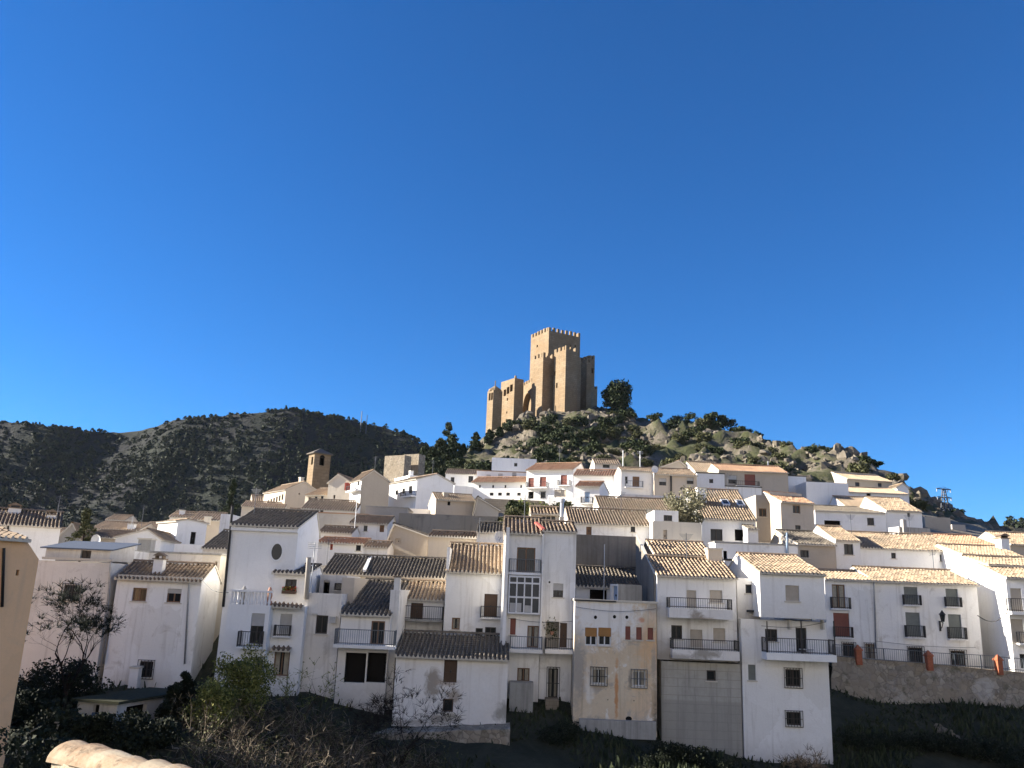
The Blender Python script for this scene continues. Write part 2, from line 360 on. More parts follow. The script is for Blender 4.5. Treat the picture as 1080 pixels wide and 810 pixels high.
# ------------------------------------------------------------------ ground and hills
def sstep(a, b, x):
    t = np.clip((x-a)/(b-a), 0, 1); return t*t*(3-2*t)
def rock_mask(x, y):
    off = 17*sstep(22, 40, x)+16*sstep(48, 62, x)
    return sstep(144, 164, y+off)*sstep(-75, -45, x)
def rocky(x, y):
    p = Vector((x*.085, y*.085, 3.1))
    a = 1-abs(noise.noise(p))*2; b = 1-abs(noise.noise(p*2.3))*2; c = noise.noise(p*6.1); d = noise.noise(p*13)
    return max(a, 0)**2*2.4+max(b, 0)**2*1.5+c*1.3+d*.9-1.8
gm = NT('hillside ground'); gv = gm.coord(rnd=False); gx, gy, gz = gm.sep(gv)
n1 = gm.noise(gv, .12, 6, .65, .6); n2 = gm.noise(gv, .45, 7, .7, .4); n3 = gm.noise(gv, 2.2, 5, .65)
rockc = gm.mix(gm.ramp(n2, [(.35, 0), (.65, 1)]), (.10, .085, .063), (.205, .175, .135))
rockc = gm.mix(gm.ramp(n3, [(.45, 0), (.7, .7)]), rockc, (.085, .072, .054))
rockc = gm.mix(gm.ramp(n1, [(.44, 0), (.56, .92)]), rockc, (.06, .066, .026))
rockc = gm.mix(gm.ramp(gm.noise(gv, .9, 5, .7), [(.54, 0), (.62, .8)]), rockc, (.032, .038, .018))
dirt = gm.mix(gm.ramp(n2, [(.35, 0), (.7, 1)]), (.15, .13, .10), (.25, .22, .175))
fore = gm.mix(gm.ramp(n2, [(.4, 0), (.62, 1)]), (.022, .026, .016), (.045, .046, .03))
fore = gm.mix(gm.ramp(n3, [(.55, 0), (.75, .6)]), fore, (.055, .048, .034))
wob = gm.math('ADD', gy, gm.math('MULTIPLY', n1, 12))
f1 = gm.ramp(gm.math('DIVIDE', wob, 400), [(62/400, 0), (70/400, 1)])
at_ = gm.n('ShaderNodeAttribute'); at_.attribute_name = 'rock'; f2 = gm.ramp(gm.math('ADD', at_.outputs['Fac'], gm.math('MULTIPLY', gm.math('SUBTRACT', n2, .5), .6)), [(.1, 0), (.4, 1)])
gm.base(gm.mix(f2, gm.mix(f1, fore, dirt), rockc)); gm.bump(n3, .7, .25); M['ground'] = gm.m
def grid_mesh(name, xs, ys, Z, mat, kind='structure'):
    nx, ny = len(xs), len(ys)
    gx, gy = np.meshgrid(xs, ys)
    co = np.stack([gx.ravel(), gy.ravel(), Z.ravel()], 1)
    i = (np.arange(ny-1)[:, None]*nx+np.arange(nx-1)[None]).ravel()
    q = np.stack([i, i+1, i+nx+1, i+nx], 1)
    me = bpy.data.meshes.new(name); me.vertices.add(len(co)); me.vertices.foreach_set('co', co.ravel())
    me.loops.add(q.size); me.loops.foreach_set('vertex_index', q.ravel())
    me.polygons.add(len(q)); me.polygons.foreach_set('loop_start', np.arange(0, q.size, 4)); me.polygons.foreach_set('loop_total', np.full(len(q), 4))
    me.materials.append(M[mat]); me.update(calc_edges=True); me.validate()
    o = bpy.data.objects.new(name, me); C.objects.link(o); o['kind'] = kind; return o
xs = np.arange(-185, 206, 1.3); ys = np.arange(-70, 341, 1.3)
gx, gy = np.meshgrid(xs, ys); XY = np.stack([gx.ravel(), gy.ravel()], 1)
Z = np.concatenate([terr_np(XY[i:i+20000]) for i in range(0, len(XY), 20000)])
mk = rock_mask(XY[:, 0], XY[:, 1])
for i in np.nonzero(mk > .02)[0]: Z[i] += mk[i]*rocky(XY[i, 0], XY[i, 1])
for i in np.nonzero((XY[:, 1] < 56) & (XY[:, 1] > 8))[0]:
    Z[i] += noise.fractal(Vector((XY[i, 0]*.4, XY[i, 1]*.4, 0)), 1, 2, 4)*.35
e = np.minimum.reduce([XY[:, 0]+185, 205-XY[:, 0], 340-XY[:, 1]])
Z = np.where(e < 12, Z-(12-e)**2*.25, Z)          # tuck the rim under the surrounding plain
ZG = Z.reshape(gx.shape)
gob = grid_mesh('hillside', xs, ys, ZG, 'ground'); ra = gob.data.attributes.new('rock', 'FLOAT', 'POINT'); ra.data.foreach_set('value', mk.astype(np.float32))
def ground_z(x, y):
    i = min(max((x+185)/1.3, 0), len(xs)-1.01); j = min(max((y+70)/1.3, 0), len(ys)-1.01)
    a, b = int(i), int(j); u, v = i-a, j-b
    return (ZG[b, a]*(1-u)+ZG[b, a+1]*u)*(1-v)+(ZG[b+1, a]*(1-u)+ZG[b+1, a+1]*u)*v
# wide plain that reaches the horizon
pm = NT('plain ground'); pv = pm.coord(rnd=False)
pm.base(pm.mix(pm.ramp(pm.noise(pv, .01, 6), [(.4, 0), (.6, 1)]), (.13, .12, .075), (.06, .07, .035))); M['plain'] = pm.m
b = MB(); b.face([(-9000, -9000, -34), (9000, -9000, -34), (9000, 9000, -34), (-9000, 9000, -34)])
b.build('ground', 'plain')['kind'] = 'structure'

# unseen pale slope added behind the camera to bounce sunlight onto the house fronts
ox, oy = np.arange(-260, 261, 6.0), np.arange(-230, -13, 6.0)
OZ = np.array([[-4+max(0, -16-y)*.72+3*noise.noise(Vector((x*.03, y*.03, 0))) for x in ox] for y in oy])
om = NT('bounce light slope'); ov = om.coord(rnd=False)
om.base(om.mix(om.ramp(om.noise(ov, .15, 6, .65), [(.4, 0), (.65, 1)]), (.70, .65, .58), (.56, .52, .46))); M['slope'] = om.m
grid_mesh('bounce_slope', ox, oy, OZ, 'slope')

# far ridge on the left: the silhouette of the photograph carried to its own distance, with a slope in front
hm = NT('scrubby mountainside'); hv = hm.coord(rnd=False)
h1 = hm.noise(hv, .02, 7, .7, .5); h2 = hm.noise(hm.coord(scale=(.05, .05, .22), rnd=False), 1, 6, .7, 1.2); h3 = hm.noise(hv, .25, 5, .7)
hc = hm.mix(hm.ramp(h2, [(.42, 0), (.62, 1)]), (.012, .013, .015), (.023, .023, .025))
hc = hm.mix(hm.ramp(h1, [(.42, 0), (.60, .85)]), hc, (.02, .026, .016))
hc = hm.mix(hm.ramp(h3, [(.52, 0), (.66, .7)]), hc, (.022, .026, .016))
hm.base(hc); hm.bump(h3, .8, 2.0); M['hill'] = hm.m
def ridge(name, sil, d_top, d_foot, z_foot, d_back, res, rough):
    P = [at(x, y, d_top) for x, y in sil]; px = [p.x for p in P]; pz = [p.z for p in P]
    x0, x1 = px[0], px[-1]; xs = np.arange(x0, x1+res, res); ys = np.arange(d_foot, d_back+res, res)
    top = np.interp(xs, px, pz); Z = np.zeros((len(ys), len(xs)))
    for j, Y in enumerate(ys):
        for i, X in enumerate(xs):
            dt = d_top+14*noise.noise(Vector((X*.02, 1.7, 0)))
            t = (Y-d_foot)/(dt-d_foot)
            if t <= 1: k = t**1.0*(.72+.28*t)
            else: k = 1-((Y-dt)/(d_back-dt))**1.5
            f = noise.fractal(Vector((X*.018, Y*.018, 0)), 1, 2.1, 6)*rough*min(1, 3*abs(1-t)+.12)
            g = abs(noise.noise(Vector((X*.012+Y*.004, 5.2, Y*.003))))*rough*.6*min(1, abs(1-t)*2.5)
            Z[j, i] = z_foot+(top[i]-z_foot)*k+f-g
    return grid_mesh(name, xs, ys, Z, 'hill'), xs, ys, Z
SIL = [(-520, 470), (-300, 430), (-150, 452), (0, 447), (30, 447), (55, 452), (85, 455), (110, 454), (140, 452), (160, 449), (185, 443), (215, 441), (245, 438), (280, 435), (308, 433), (340, 440), (370, 443), (400, 448), (420, 456), (442, 467), (480, 492), (540, 530), (620, 580)]
_, hx, hy, HZ = ridge('mountain', SIL, 520, 400, -4, 760, 2.6, 6)
SIL2 = [(960, 590), (1010, 575), (1040, 561), (1058, 554), (1085, 547), (1130, 540), (1200, 548), (1320, 570), (1450, 600)]
_, rx, ry, RZ = ridge('distant_hill', SIL2, 330, 215, -12, 420, 3.0, 4)
# unseen steep bluff added beyond the left edge of view to shade the ravine
bx, by = np.arange(-96, -41, 1.5), np.arange(12, 54, 1.5)
BZ = np.array([[-12+(26+3*noise.noise(Vector((x*.1, y*.1, 1))))*float(sstep(-42, -50, x)*sstep(-96, -74, x)*sstep(41, 46, y)*sstep(59, 56, y)) for x in bx] for y in by])
grid_mesh('shade_bluff', bx, by, BZ, 'hill')

def hill_z(X, Y, hx, hy, HZ):
    i = int(min(max((X-hx[0])/(hx[1]-hx[0]), 0), len(hx)-1)); j = int(min(max((Y-hy[0])/(hy[1]-hy[0]), 0), len(hy)-1)); return HZ[j, i]

# ------------------------------------------------------------------ clay tile roofs
def tile_slope(mb, O, a, wd, b, s, per=.24, lo=False, hgt=.105, mort=True, pool=None):
    """barrel tiles: O = left eave corner, a along the eave, b up the slope"""
    nrm = a.cross(b).normalized(); ncol = max(2, round(wd/per)); per = wd/ncol
    prof = [(0, 0), (.06, .6), (.17, 1), (.31, 1), (.42, .6), (.48, 0), (.74, -.28)] if not lo else [(0, 0), (.10, .95), (.38, .95), (.48, 0)]
    cl = .42; nrow = max(2, round(s/cl)); cl = s/nrow
    if lo: rows = [(i*s/max(1, nrow//3), 0, i*3) for i in range(max(1, nrow//3)+1)]
    else:
        rows = []
        for r in range(nrow): rows += [(r*cl, .035, r+.01), ((r+1)*cl, 0, r+.99)]
    cols = []
    for c in range(ncol):
        for t, h in prof: cols.append(((c+t)*per, h*hgt, c+.02+t*.9))
    cols.append((wd, 0, ncol-.01))
    jit = [[random.uniform(-.018, .022) for _ in range(ncol+1)] for _ in range(nrow+2)]
    base = len(mb.v); sq = random.uniform(0, 99)
    for (v, st, vc) in rows:
        for (u, h, uc) in cols:
            j = 0 if lo else jit[int(vc)][int(uc)]
            sag = (-.06*math.sin(math.pi*u/wd)*(v/s) if wd > 2 else 0)+.05*noise.noise(Vector((u*.55+sq, v*.5, sq)))
            mb.v.append(tuple(O+a*u+b*v+nrm*(h+st+(j if h > 0 else j*.3)+sag)))
    nc = len(cols)
    for r in range(len(rows)-1):
        for c in range(nc-1):
            i = base+r*nc+c; mb.f.append((i, i+1, i+nc+1, i+nc)); mb.mi.append(0)
            k = min(r, len(rows)-2); vv = rows[k][2] if rows[k][1] or lo else rows[k+1][2]
            vv = math.floor(vv)+.5
            uu = math.floor(cols[c][2])+.5+(.0 if c % len(prof) < len(prof)-1 else ncol)
            mb.uv.append([(uu+.5, vv)]*4)
    # mortared ends along the eave, soffit under it
    for c in range(nc-1):
        i = base+c; p, q = Vector(mb.v[i]), Vector(mb.v[i+1])
        mb.face([O+a*cols[c][0]-nrm*.06, O+a*cols[c+1][0]-nrm*.06, q, p], 1 if mort else 0, [(1.5, .5)]*4)
    S = O-nrm*.07
    mb.face([S, S+b*s, S+a*wd+b*s, S+a*wd], 1)
    for u in (0, wd):
        e = O+a*u; mb.face([e-nrm*.07, e+b*s-nrm*.07, e+b*s+nrm*.03, e+nrm*.03], 1)
def ridge_caps(mb, p, q, r=.13):
    d = q-p; L = d.length; n = max(1, round(L/.45)); u = d.normalized(); sd_ = u.cross(Vector((0, 0, 1))).normalized()
    for i in range(n):
        A = p+u*(i*L/n); B = p+u*((i+1)*L/n+.03); pr = None
        for X, rr in ((A, r*1.08), (B, r*.95)):
            row = [X+sd_*math.cos(k*math.pi/5)*rr+Vector((0, 0, math.sin(k*math.pi/5)*rr)) for k in range(6)]
            if pr:
                for k in range(5): mb.face([pr[k], pr[k+1], row[k+1], row[k]], 0, [(i+.5, 77.5)]*4)
            pr = row

# ------------------------------------------------------------------ houses
HOUSES = []
class House:
    """one building, placed by sighting: L=(x,y) left top corner of the front, R = right edge column, at distance d"""
    def __init__(s, name, label, cat, L, R, d, yaw=0, D=8, Dx=None, base=None, wall='white', mats=None, group=None, lo=None, drop=.6):
        yw = R_(yaw); s.u = Vector((math.cos(yw), math.sin(yw), 0)); s.n = Vector((-math.sin(yw), math.cos(yw), 0))
        s.P = at(L[0], L[1], d); s.W = solve_x(s.P, s.u, R)
        if Dx is not None: D = solve_x(s.P, s.n, Dx)
        s.D = D; s.wall = wall; s.lo = (d > 95) if lo is None else lo; s.name = name
        if base is not None: zb = on_plane((L[0]+R)/2, base, s.P, s.n).z
        else:
            zb = min(terr(*(s.P+s.u*a+s.n*c).xy) for a in (0, s.W) for c in (0, D))-drop
            zb = min(zb, s.P.z-1.5)
        s.H = s.P.z-zb; s.org = Vector((s.P.x, s.P.y, zb)); s.d = d
        if s.W < .3 or s.W > 40 or s.D < .3 or s.D > 40: print('ODD', name, L, 'W%.1f D%.1f H%.1f' % (s.W, s.D, s.H))
        s.root = thing(name, label, cat, s.org, yw, group); s.open = {'F': [], 'L': [], 'R': []}
        s.prof = {'L': None, 'R': None, 'F': None}; s.topflat = True
        HOUSES.append(s)
    # local coordinates of a picture point on the front plane pushed inward by k
    def loc(s, p): q = p-s.org; return Vector((q.dot(s.u), q.dot(s.n), q.z))
    def front(s, x, y, k=0): return s.loc(on_plane(x, y, s.P+s.n*k, s.n))
    def side(s, x, y, wh='L'):
        return s.loc(on_plane(x, y, s.P+(s.u*s.W if wh == 'R' else s.u*0), s.u))
    def pmap(s, wh):
        if wh == 'F': return lambda u, v, w: Vector((u, -w, v))
        if wh == 'L': return lambda u, v, w: Vector((-w, s.D-u, v))
        return lambda u, v, w: Vector((s.W+w, u, v))
    def rect(s, wh, x0, y0, x1, y1):
        if wh == 'F':
            a, b = s.front(x0, (y0+y1)/2), s.front(x1, (y0+y1)/2); c, e = s.front((x0+x1)/2, y0), s.front((x0+x1)/2, y1); return a.x, e.z, b.x, c.z
        a, b = s.side(x0, (y0+y1)/2, wh), s.side(x1, (y0+y1)/2, wh); c, e = s.side((x0+x1)/2, y0, wh), s.side((x0+x1)/2, y1, wh)
        f = (lambda y: s.D-y) if wh == 'L' else (lambda y: y)
        ua, ub = sorted((f(a.y), f(b.y))); return ua, e.z, ub, c.z
    # ---- openings
    def win(s, kind, x0, y0, x1, y1, wh='F', part=None, **kw):
        u0, v0, u1, v1 = s.rect(wh, x0, y0, x1, y1)
        Wd = s.W if wh == 'F' else s.D
        u0, u1 = max(.06, u0), min(Wd-.06, u1); v0, v1 = max(.02, v0), min(v1, s.H-.05)
        if u1-u0 < .08 or v1-v0 < .08: print('bad window', s.name, kind, x0, y0, u0, u1, v0, v1); return
        for a in s.open[wh]:
            if u0 < a[2]+.02 and u1 > a[0]-.02 and v0 < a[3]+.02 and v1 > a[1]-.02: print('overlap', s.name, kind, x0, y0); return
        s.open[wh].append((u0, v0, u1, v1)); f = s.pmap(wh); far = s.d > 90
        rec = kw.get('rec', .16); root = s.root
        fm = {'w': 'frame', 'W': 'whiteframe', 's': 'whiteframe', 'd': 'wood', 'o': 'frame', 'c': 'frame', 'm': 'midwood'}.get(kind[0], 'frame')
        fm = kw.get('fm', fm); fw = min(.07, (u1-u0)*.14)
        if kind[0] == 'd':                          # door leaf: panels on a board
            m = MB(); m.box((u0, v0, -rec-.06), (u1, v1, -rec), 0, f)
            for k in range(2):
                a = u0+(u1-u0)*(k*.5+.07); c = u0+(u1-u0)*(k*.5+.43); h = v1-v0
                m.box((a, v0+h*.08, -rec), (c, v0+h*.44, -rec+.03), 0, f); m.box((a, v0+h*.52, -rec), (c, v0+h*.94, -rec+.03), 0, f)
            o = m.build(part or 'door', kw.get('mat', 'wood'), root)
            if not far:
                m = MB(); cx = u0+(u1-u0)*.52; cz = v0+(v1-v0)*.48; m.box((cx-.03, cz-.06, -rec+.03), (cx+.03, cz+.06, -rec+.09), 0, f); m.build('handle', 'iron', o)
            return o
        if kind[0] == 'o':
            m = MB(); dp = kw.get('deep', .7)
            m.face([f(u0, v0, -dp), f(u1, v0, -dp), f(u1, v1, -dp), f(u0, v1, -dp)])
            for A, B in (((u0, v0), (u1, v0)), ((u1, v0), (u1, v1)), ((u1, v1), (u0, v1)), ((u0, v1), (u0, v0))):
                m.face([f(A[0], A[1], -.19), f(B[0], B[1], -.19), f(B[0], B[1], -dp), f(A[0], A[1], -dp)])
            return m.build(part or 'opening', kw.get('mat', 'inside'), root)
        m = MB()                                    # frame with mullion
        for A, B in (((u0, v0), (u0+fw, v1)), ((u1-fw, v0), (u1, v1)), ((u0+fw, v1-fw), (u1-fw, v1)), ((u0+fw, v0), (u1-fw, v0+fw))):
            m.box((*A, -rec), (*B, -rec+.06), 0, f)
        n = kw.get('panes', 2 if u1-u0 > .6 else 1)
        for k in range(1, n):
            c = u0+(u1-u0)*k/n; m.box((c-fw*.5, v0+fw, -rec), (c+fw*.5, v1-fw, -rec+.055), 0, f)
        if kw.get('bar') or (v1-v0 > 1.7 and kind[0] in 'wW'):
            c = v0+(v1-v0)*.4; m.box((u0+fw, c-fw*.4, -rec), (u1-fw, c+fw*.4, -rec+.05), 0, f)
        o = m.build(part or ('door' if v1-v0 > 1.85 and kind[0] in 'wW' else 'window'), fm, root)
        m = MB(); g = -rec+.015
        m.face([f(u0, v0, g), f(u1, v0, g), f(u1, v1, g), f(u0, v1, g)]); m.build('pane', kw.get('glass', 'glass'), o)
        if 's' in kind or 'h' in kind:             # blind fully (s) or partly (h) lowered
            fr = 1 if kind[0] == 's' else kw.get('fr', .5)
            m = MB(); m.box((u0+.01, v1-(v1-v0)*fr+.01, -rec+.065), (u1-.01, v1-.01, -rec+.09), 0, f)
            m.build('blind', kw.get('mat', 'blind'), o)
        if 'k' in kind:                             # curtains behind the glass, drawn to each side
            m = MB()
            for a, c in ((u0+.07, u0+(u1-u0)*.36), (u0+(u1-u0)*.62, u1-.07)):
                nn = 7
                for k in range(nn):
                    p, q = a+(c-a)*k/nn, a+(c-a)*(k+1)/nn; z1, z2 = g+.006+.02*(k % 2), g+.006+.02*((k+1) % 2)
                    m.face([f(p, v0+.05, z1), f(q, v0+.05, z2), f(q, v1-.05, z2), f(p, v1-.05, z1)])
            m.build('curtain', 'curtain', o)
        if 'g' in kind:                             # iron grille, standing proud of the wall
            m = MB(); nb = max(3, round((u1-u0)/.14)); e = .08
            for k in range(nb+1):
                c = u0-e+(u1-u0+2*e)*k/nb; m.box((c-.014, v0-e, .05), (c+.014, v1+e, .078), 0, f)
            for c in (v0-e, (v0+v1)/2, v1+e): m.box((u0-e, c-.016, .079), (u1+e, c+.016, .10), 0, f)
            for c in (v0-e, v1+e):
                for a in (u0-e, u1+e): m.box((a-.015, c-.015, -.01), (a+.015, c+.015, .05), 0, f)
            m.build('grille', kw.get('gm', 'iron'), o)
        if kw.get('sill', not far and v0 > .4):
            m = MB(); m.box((u0-.08, v0-.07, -.1), (u1+.08, v0-.004, .07), 0, f); m.build('sill', kw.get('sm', 'mortar'), o)
        return o
    def oval(s, x, y, rx, ry, mat='glass'):
        c = s.front(x, y); a = s.front(x+rx, y).x-c.x; h = c.z-s.front(x, y+ry).z
        N = 28; m = MB(); ring = [(c.x+math.cos(k*2*math.pi/N), c.z) for k in range(N)]
        P = lambda r, w_, k: Vector((c.x+math.cos(k*2*math.pi/N)*(a+r), -w_, c.z+math.sin(k*2*math.pi/N)*(h+r)))
        for k in range(N):
            for (r0, w0, r1, w1) in ((0, -.01, 0, .05), (0, .05, .12, .05), (.12, .05, .12, -.01)):
                m.face([P(r0, w0, k), P(r0, w0, k+1), P(r1, w1, k+1), P(r1, w1, k)])
        o = m.build('window', s.wall, s.root); m = MB(); m.face([P(0, .012, k) for k in range(N)]); m.build('pane', mat, o)
    # ---- balcony with iron railing; pixel box of the slab, railing top
    def balcony(s, x0, x1, yrail, ytop, ybot, proj=.9, wh='F', rail='iron', slab='white', step=.13, ends=True):
        u0, v0, u1, v1 = s.rect(wh, x0, ytop, x1, ybot); u0, vb, u1, vt = s.rect(wh, x0, ytop, x1, ybot)
        vr = (s.front((x0+x1)/2, yrail) if wh == 'F' else s.side((x0+x1)/2, yrail, wh)).z
        hr = max(.55, min(1.15, vr-vt)); f = s.pmap(wh); m = MB(); m.box((u0, vb, .002), (u1, vt, proj), 0, f)
        o = m.build('balcony', slab, s.root); m = MB(); e = .05
        def run(A, B):
            L = math.hypot(B[0]-A[0], B[1]-A[1]); nb = max(2, round(L/step))
            for k in range(nb+1):
                a = A[0]+(B[0]-A[0])*k/nb; c = A[1]+(B[1]-A[1])*k/nb; t = .024 if k in (0, nb) else .009
                m.box((a-t, vt, c-t), (a+t, vt+hr, c+t), 0, f)
            for z in (vt+.06, vt+hr):
                x_0, x_1 = min(A[0], B[0])-.022, max(A[0], B[0])+.022; c0, c1 = min(A[1], B[1])-.022, max(A[1], B[1])+.022
                m.box((x_0, z, c0), (x_1, z+.04, c1), 0, f)
        run((u0+e, proj-e), (u1-e, proj-e))
        if ends: run((u0+e, .04), (u0+e, proj-e-.06)); run((u1-e, .04), (u1-e, proj-e-.06))
        m.build('railing', rail, o); return o
    # ---- boxes standing on or in the house: chimneys, parapets, stair boxes
    def block(s, name, x0, y0, x1, y1, k=0, dep=.6, mat=None, cap=None, capmat='mortar', zb=None):
        a, c = s.front(x0, (y0+y1)/2, k), s.front(x1, (y0+y1)/2, k); zt = s.front((x0+x1)/2, y0, k).z
        z0 = s.front((x0+x1)/2, y1, k).z if zb is None else zb
        m = MB(); m.box((a.x, k, z0), (c.x, k+dep, zt)); o = m.build(name, mat or s.wall, s.root)
        if cap:
            m = MB()
            if cap == 'tile':
                e = .08
                m.box((a.x-e, k-e, zt), (c.x+e, k+dep+e, zt+.07))
                xm = (a.x+c.x)/2
                for q in (a.x+.04, c.x-.12): m.box((q, k+.05, zt+.071), (q+.08, k+dep-.05, zt+.22))
                m.hexa([(a.x-e, k-e, zt+.221), (c.x+e, k-e, zt+.221), (c.x+e, k+dep+e, zt+.221), (a.x-e, k+dep+e, zt+.221), (xm-.03, k-e, zt+.42), (xm+.03, k-e, zt+.42), (xm+.03, k+dep+e, zt+.42), (xm-.03, k+dep+e, zt+.42)])
            else: m.box((a.x-.06, k-.06, zt), (c.x+.06, k+dep+.06, zt+.1))
            m.build('chimney_cap' if 'chimney' in name else 'coping', capmat, o)
        return o
    def chimney(s, x0, y0, x1, y1, k=2, dep=.7, mat=None, cap='tile', capmat='brown'):
        return s.block('chimney', x0, y0, x1, y1+4, k, dep, mat, cap, capmat)
    # ---- roofs
    def roof(s, yr, rd, tl='brown', over=.28, side=.06, back=True, xr=None, name='roof', per=.24, caps=True, mort=True, gab=None):
        """ridge parallel to the front at depth rd, its height sighted at picture row yr"""
        zr = s.front(((xr if xr else 0) or (solve_mid(s))), yr, rd).z; s.topflat = False
        tn = (zr-s.H)/rd
        if tn < .08 or tn > .9: print('roof pitch', s.name, '%.2f' % tn); tn = min(max(tn, .1), .8); zr = s.H+tn*rd
        s.prof['L'] = s.prof['R'] = (rd, zr); lift = .05
        m = MB(); b = Vector((0, rd+over, tn*(rd+over))); L = b.length; b.normalize()
        tile_slope(m, Vector((-side, -over, s.H+lift-tn*over)), Vector((1, 0, 0)), s.W+2*side, b, L, per if not s.lo else per*1.25, s.lo, mort=mort)
        if back and s.D > rd+.5:
            tb = (zr-s.H)/(s.D-rd); b = Vector((0, -(s.D-rd+over), tb*(s.D-rd+over))); L = b.length; b.normalize()
            tile_slope(m, Vector((s.W+side, s.D+over, s.H+lift-tb*over)), Vector((-1, 0, 0)), s.W+2*side, b, L, .34, True)
        if caps: ridge_caps(m, Vector((-side, rd, zr+lift+.04)), Vector((s.W+side, rd, zr+lift+.04)))
        if not back: s.D = rd; s.prof['L'] = s.prof['R'] = (rd-.001, zr)
        s.roofo = m.build(name, [tl, 'mortar'], s.root); s.tn = tn; return s.roofo
    def gable(s, xa, ya, tl='brown', over=.2):
        """ridge runs back from the front; apex sighted at (xa, ya)"""
        p = s.front(xa, ya); s.prof['F'] = (p.x, p.z); s.topflat = False; m = MB(); lift = .05
        for A, sg in ((0, 1), (s.W, -1)):
            run = abs(p.x-A)
            if run < .2: continue
            tn = (p.z-s.H)/run; e = .2; b = Vector((sg*(run+e), 0, tn*(run+e))); L = b.length; b.normalize()
            O = Vector((A-sg*e, s.D+.1 if sg > 0 else -over, s.H+lift-tn*e))
            tile_slope(m, O, Vector((0, -1 if sg > 0 else 1, 0)), s.D+.1+over, b, L, .24 if not s.lo else .32, s.lo)
        ridge_caps(m, Vector((p.x, -over, p.z+lift+.04)), Vector((p.x, s.D+.1, p.z+lift+.04)))
        s.roofo = m.build('roof', [tl, 'mortar'], s.root)
    def lit_side_roof(s, yr, rd, **kw): return s.roof(yr, rd, **kw)
    def flat(s, par=.0, trim=None, slab='concplain'):
        """flat roof behind a parapet"""
        s.topflat = False; m = MB(); t = .2; z0, z1 = s.H-.45, s.H+par
        W, D = s.W, s.D
        m.face([(t, t, z0), (W-t, t, z0), (W-t, D-t, z0), (t, D-t, z0)], 1)
        for A, B in (((0, 0), (W, 0)), ((W, 0), (W, D)), ((W, D), (0, D)), ((0, D), (0, 0))):
            pass
        ia = [(t, t), (W-t, t), (W-t, D-t), (t, D-t)]; oa = [(0, 0), (W, 0), (W, D), (0, D)]
        for k in range(4):
            p, q, P2, Q2 = ia[k], ia[(k+1) % 4], oa[k], oa[(k+1) % 4]
            m.face([(*p, z0), (*p, s.H), (*q, s.H), (*q, z0)], 0); m.face([(*P2, s.H), (*Q2, s.H), (*q, s.H), (*p, s.H)], 0)
        m.build('roof', [s.wall, slab], s.root)
        if trim:
            m = MB(); e = .07
            m.box((-e, -e, s.H+.003), (W+e, t+.02, s.H+.12)); m.box((-e, t+.021, s.H+.003), (t, D+e, s.H+.12)); m.box((W-t, t+.021, s.H+.003), (W+e, D+e, s.H+.12))
            m.build('coping', trim, s.root)
    def mono(s, mat, over=.25, yb=None, th=.07, name='roof'):
        """single sheet roof, back edge sighted at row yb"""
        zr = s.front(solve_mid(s), yb, s.D).z; s.topflat = False; tn = (zr-s.H)/s.D; s.prof['L'] = s.prof['R'] = (s.D-.001, zr)
        m = MB(); o = over; z = lambda y: s.H+.02+tn*y
        m.hexa([(-o, -o, z(-o)), (s.W+o, -o, z(-o)), (s.W+o, s.D+o, z(s.D+o)), (-o, s.D+o, z(s.D+o)),
                (-o, -o, z(-o)+th), (s.W+o, -o, z(-o)+th), (s.W+o, s.D+o, z(s.D+o)+th), (-o, s.D+o, z(s.D+o)+th)])
        return m.build(name, mat, s.root)
    def pipe(s, x0, y0, x1, y1, r=.05, mat='steel', name='drainpipe'):
        a, c = s.front(x0, y0), s.front(x1, y1); m = MB()
        m.tube([(a.x, -r-.03, a.z), (a.x*.98+c.x*.02, -r-.03, a.z*.98+c.z*.02), (c.x, -r-.03, c.z)], r, 8); m.build(name, mat, s.root, True)
    # ---- the walls, made last so that every opening is cut out of them
    def finish(s):
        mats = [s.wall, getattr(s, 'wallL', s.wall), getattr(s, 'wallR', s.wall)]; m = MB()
        for wh in ('F', 'L', 'R'):
            f = s.pmap(wh); Wd = s.W if wh == 'F' else s.D; op = s.open[wh]; mi = 'FLR'.index(wh)
            us = sorted({0, Wd, *[q for o in op for q in (o[0], o[2])]}); vs_ = sorted({0, s.H, *[q for o in op for q in (o[1], o[3])]})
            for a, b in zip(us, us[1:]):
                for c, e in zip(vs_, vs_[1:]):
                    mu, mv = (a+b)/2, (c+e)/2
                    if any(o[0] < mu < o[2] and o[1] < mv < o[3] for o in op): continue
                    m.face([f(a, c, 0), f(b, c, 0), f(b, e, 0), f(a, e, 0)], mi)
            for (a, c, b, e) in op:
                for A, B in (((a, c), (b, c)), ((b, c), (b, e)), ((b, e), (a, e)), ((a, e), (a, c))):
                    m.face([f(*A, 0), f(*B, 0), f(*B, -.2), f(*A, -.2)], mi)
            pr = s.prof['F' if wh == 'F' else wh]
            if pr:
                k, z = pr; k = (s.D-k) if wh == 'L' else k
                m.face([f(0, s.H, 0), f(Wd, s.H, 0), f(k, z, 0)], mi)
            if wh == 'F':
                W, D, H = s.W, s.D, s.H
                m.face([(W, D, 0), (0, D, 0), (0, D, H), (W, D, H)])
                if s.prof['F']: m.face([(W, D, H), (0, D, H), (s.prof['F'][0], D, s.prof['F'][1])])
                if s.prof['L'] and s.prof['L'][0] > D-.01: m.face([(W, D, H), (0, D, H), (0, D, s.prof['L'][1]), (W, D, s.prof['L'][1])])
                if s.topflat: m.face([(0, 0, H), (W, 0, H), (W, D, H), (0, D, H)])
        m.build('wall', mats, s.root)
def solve_mid(s):
    q = s.P+s.u*(s.W/2); return 540+FPX*q.dot(_Rt)/q.dot(_F)
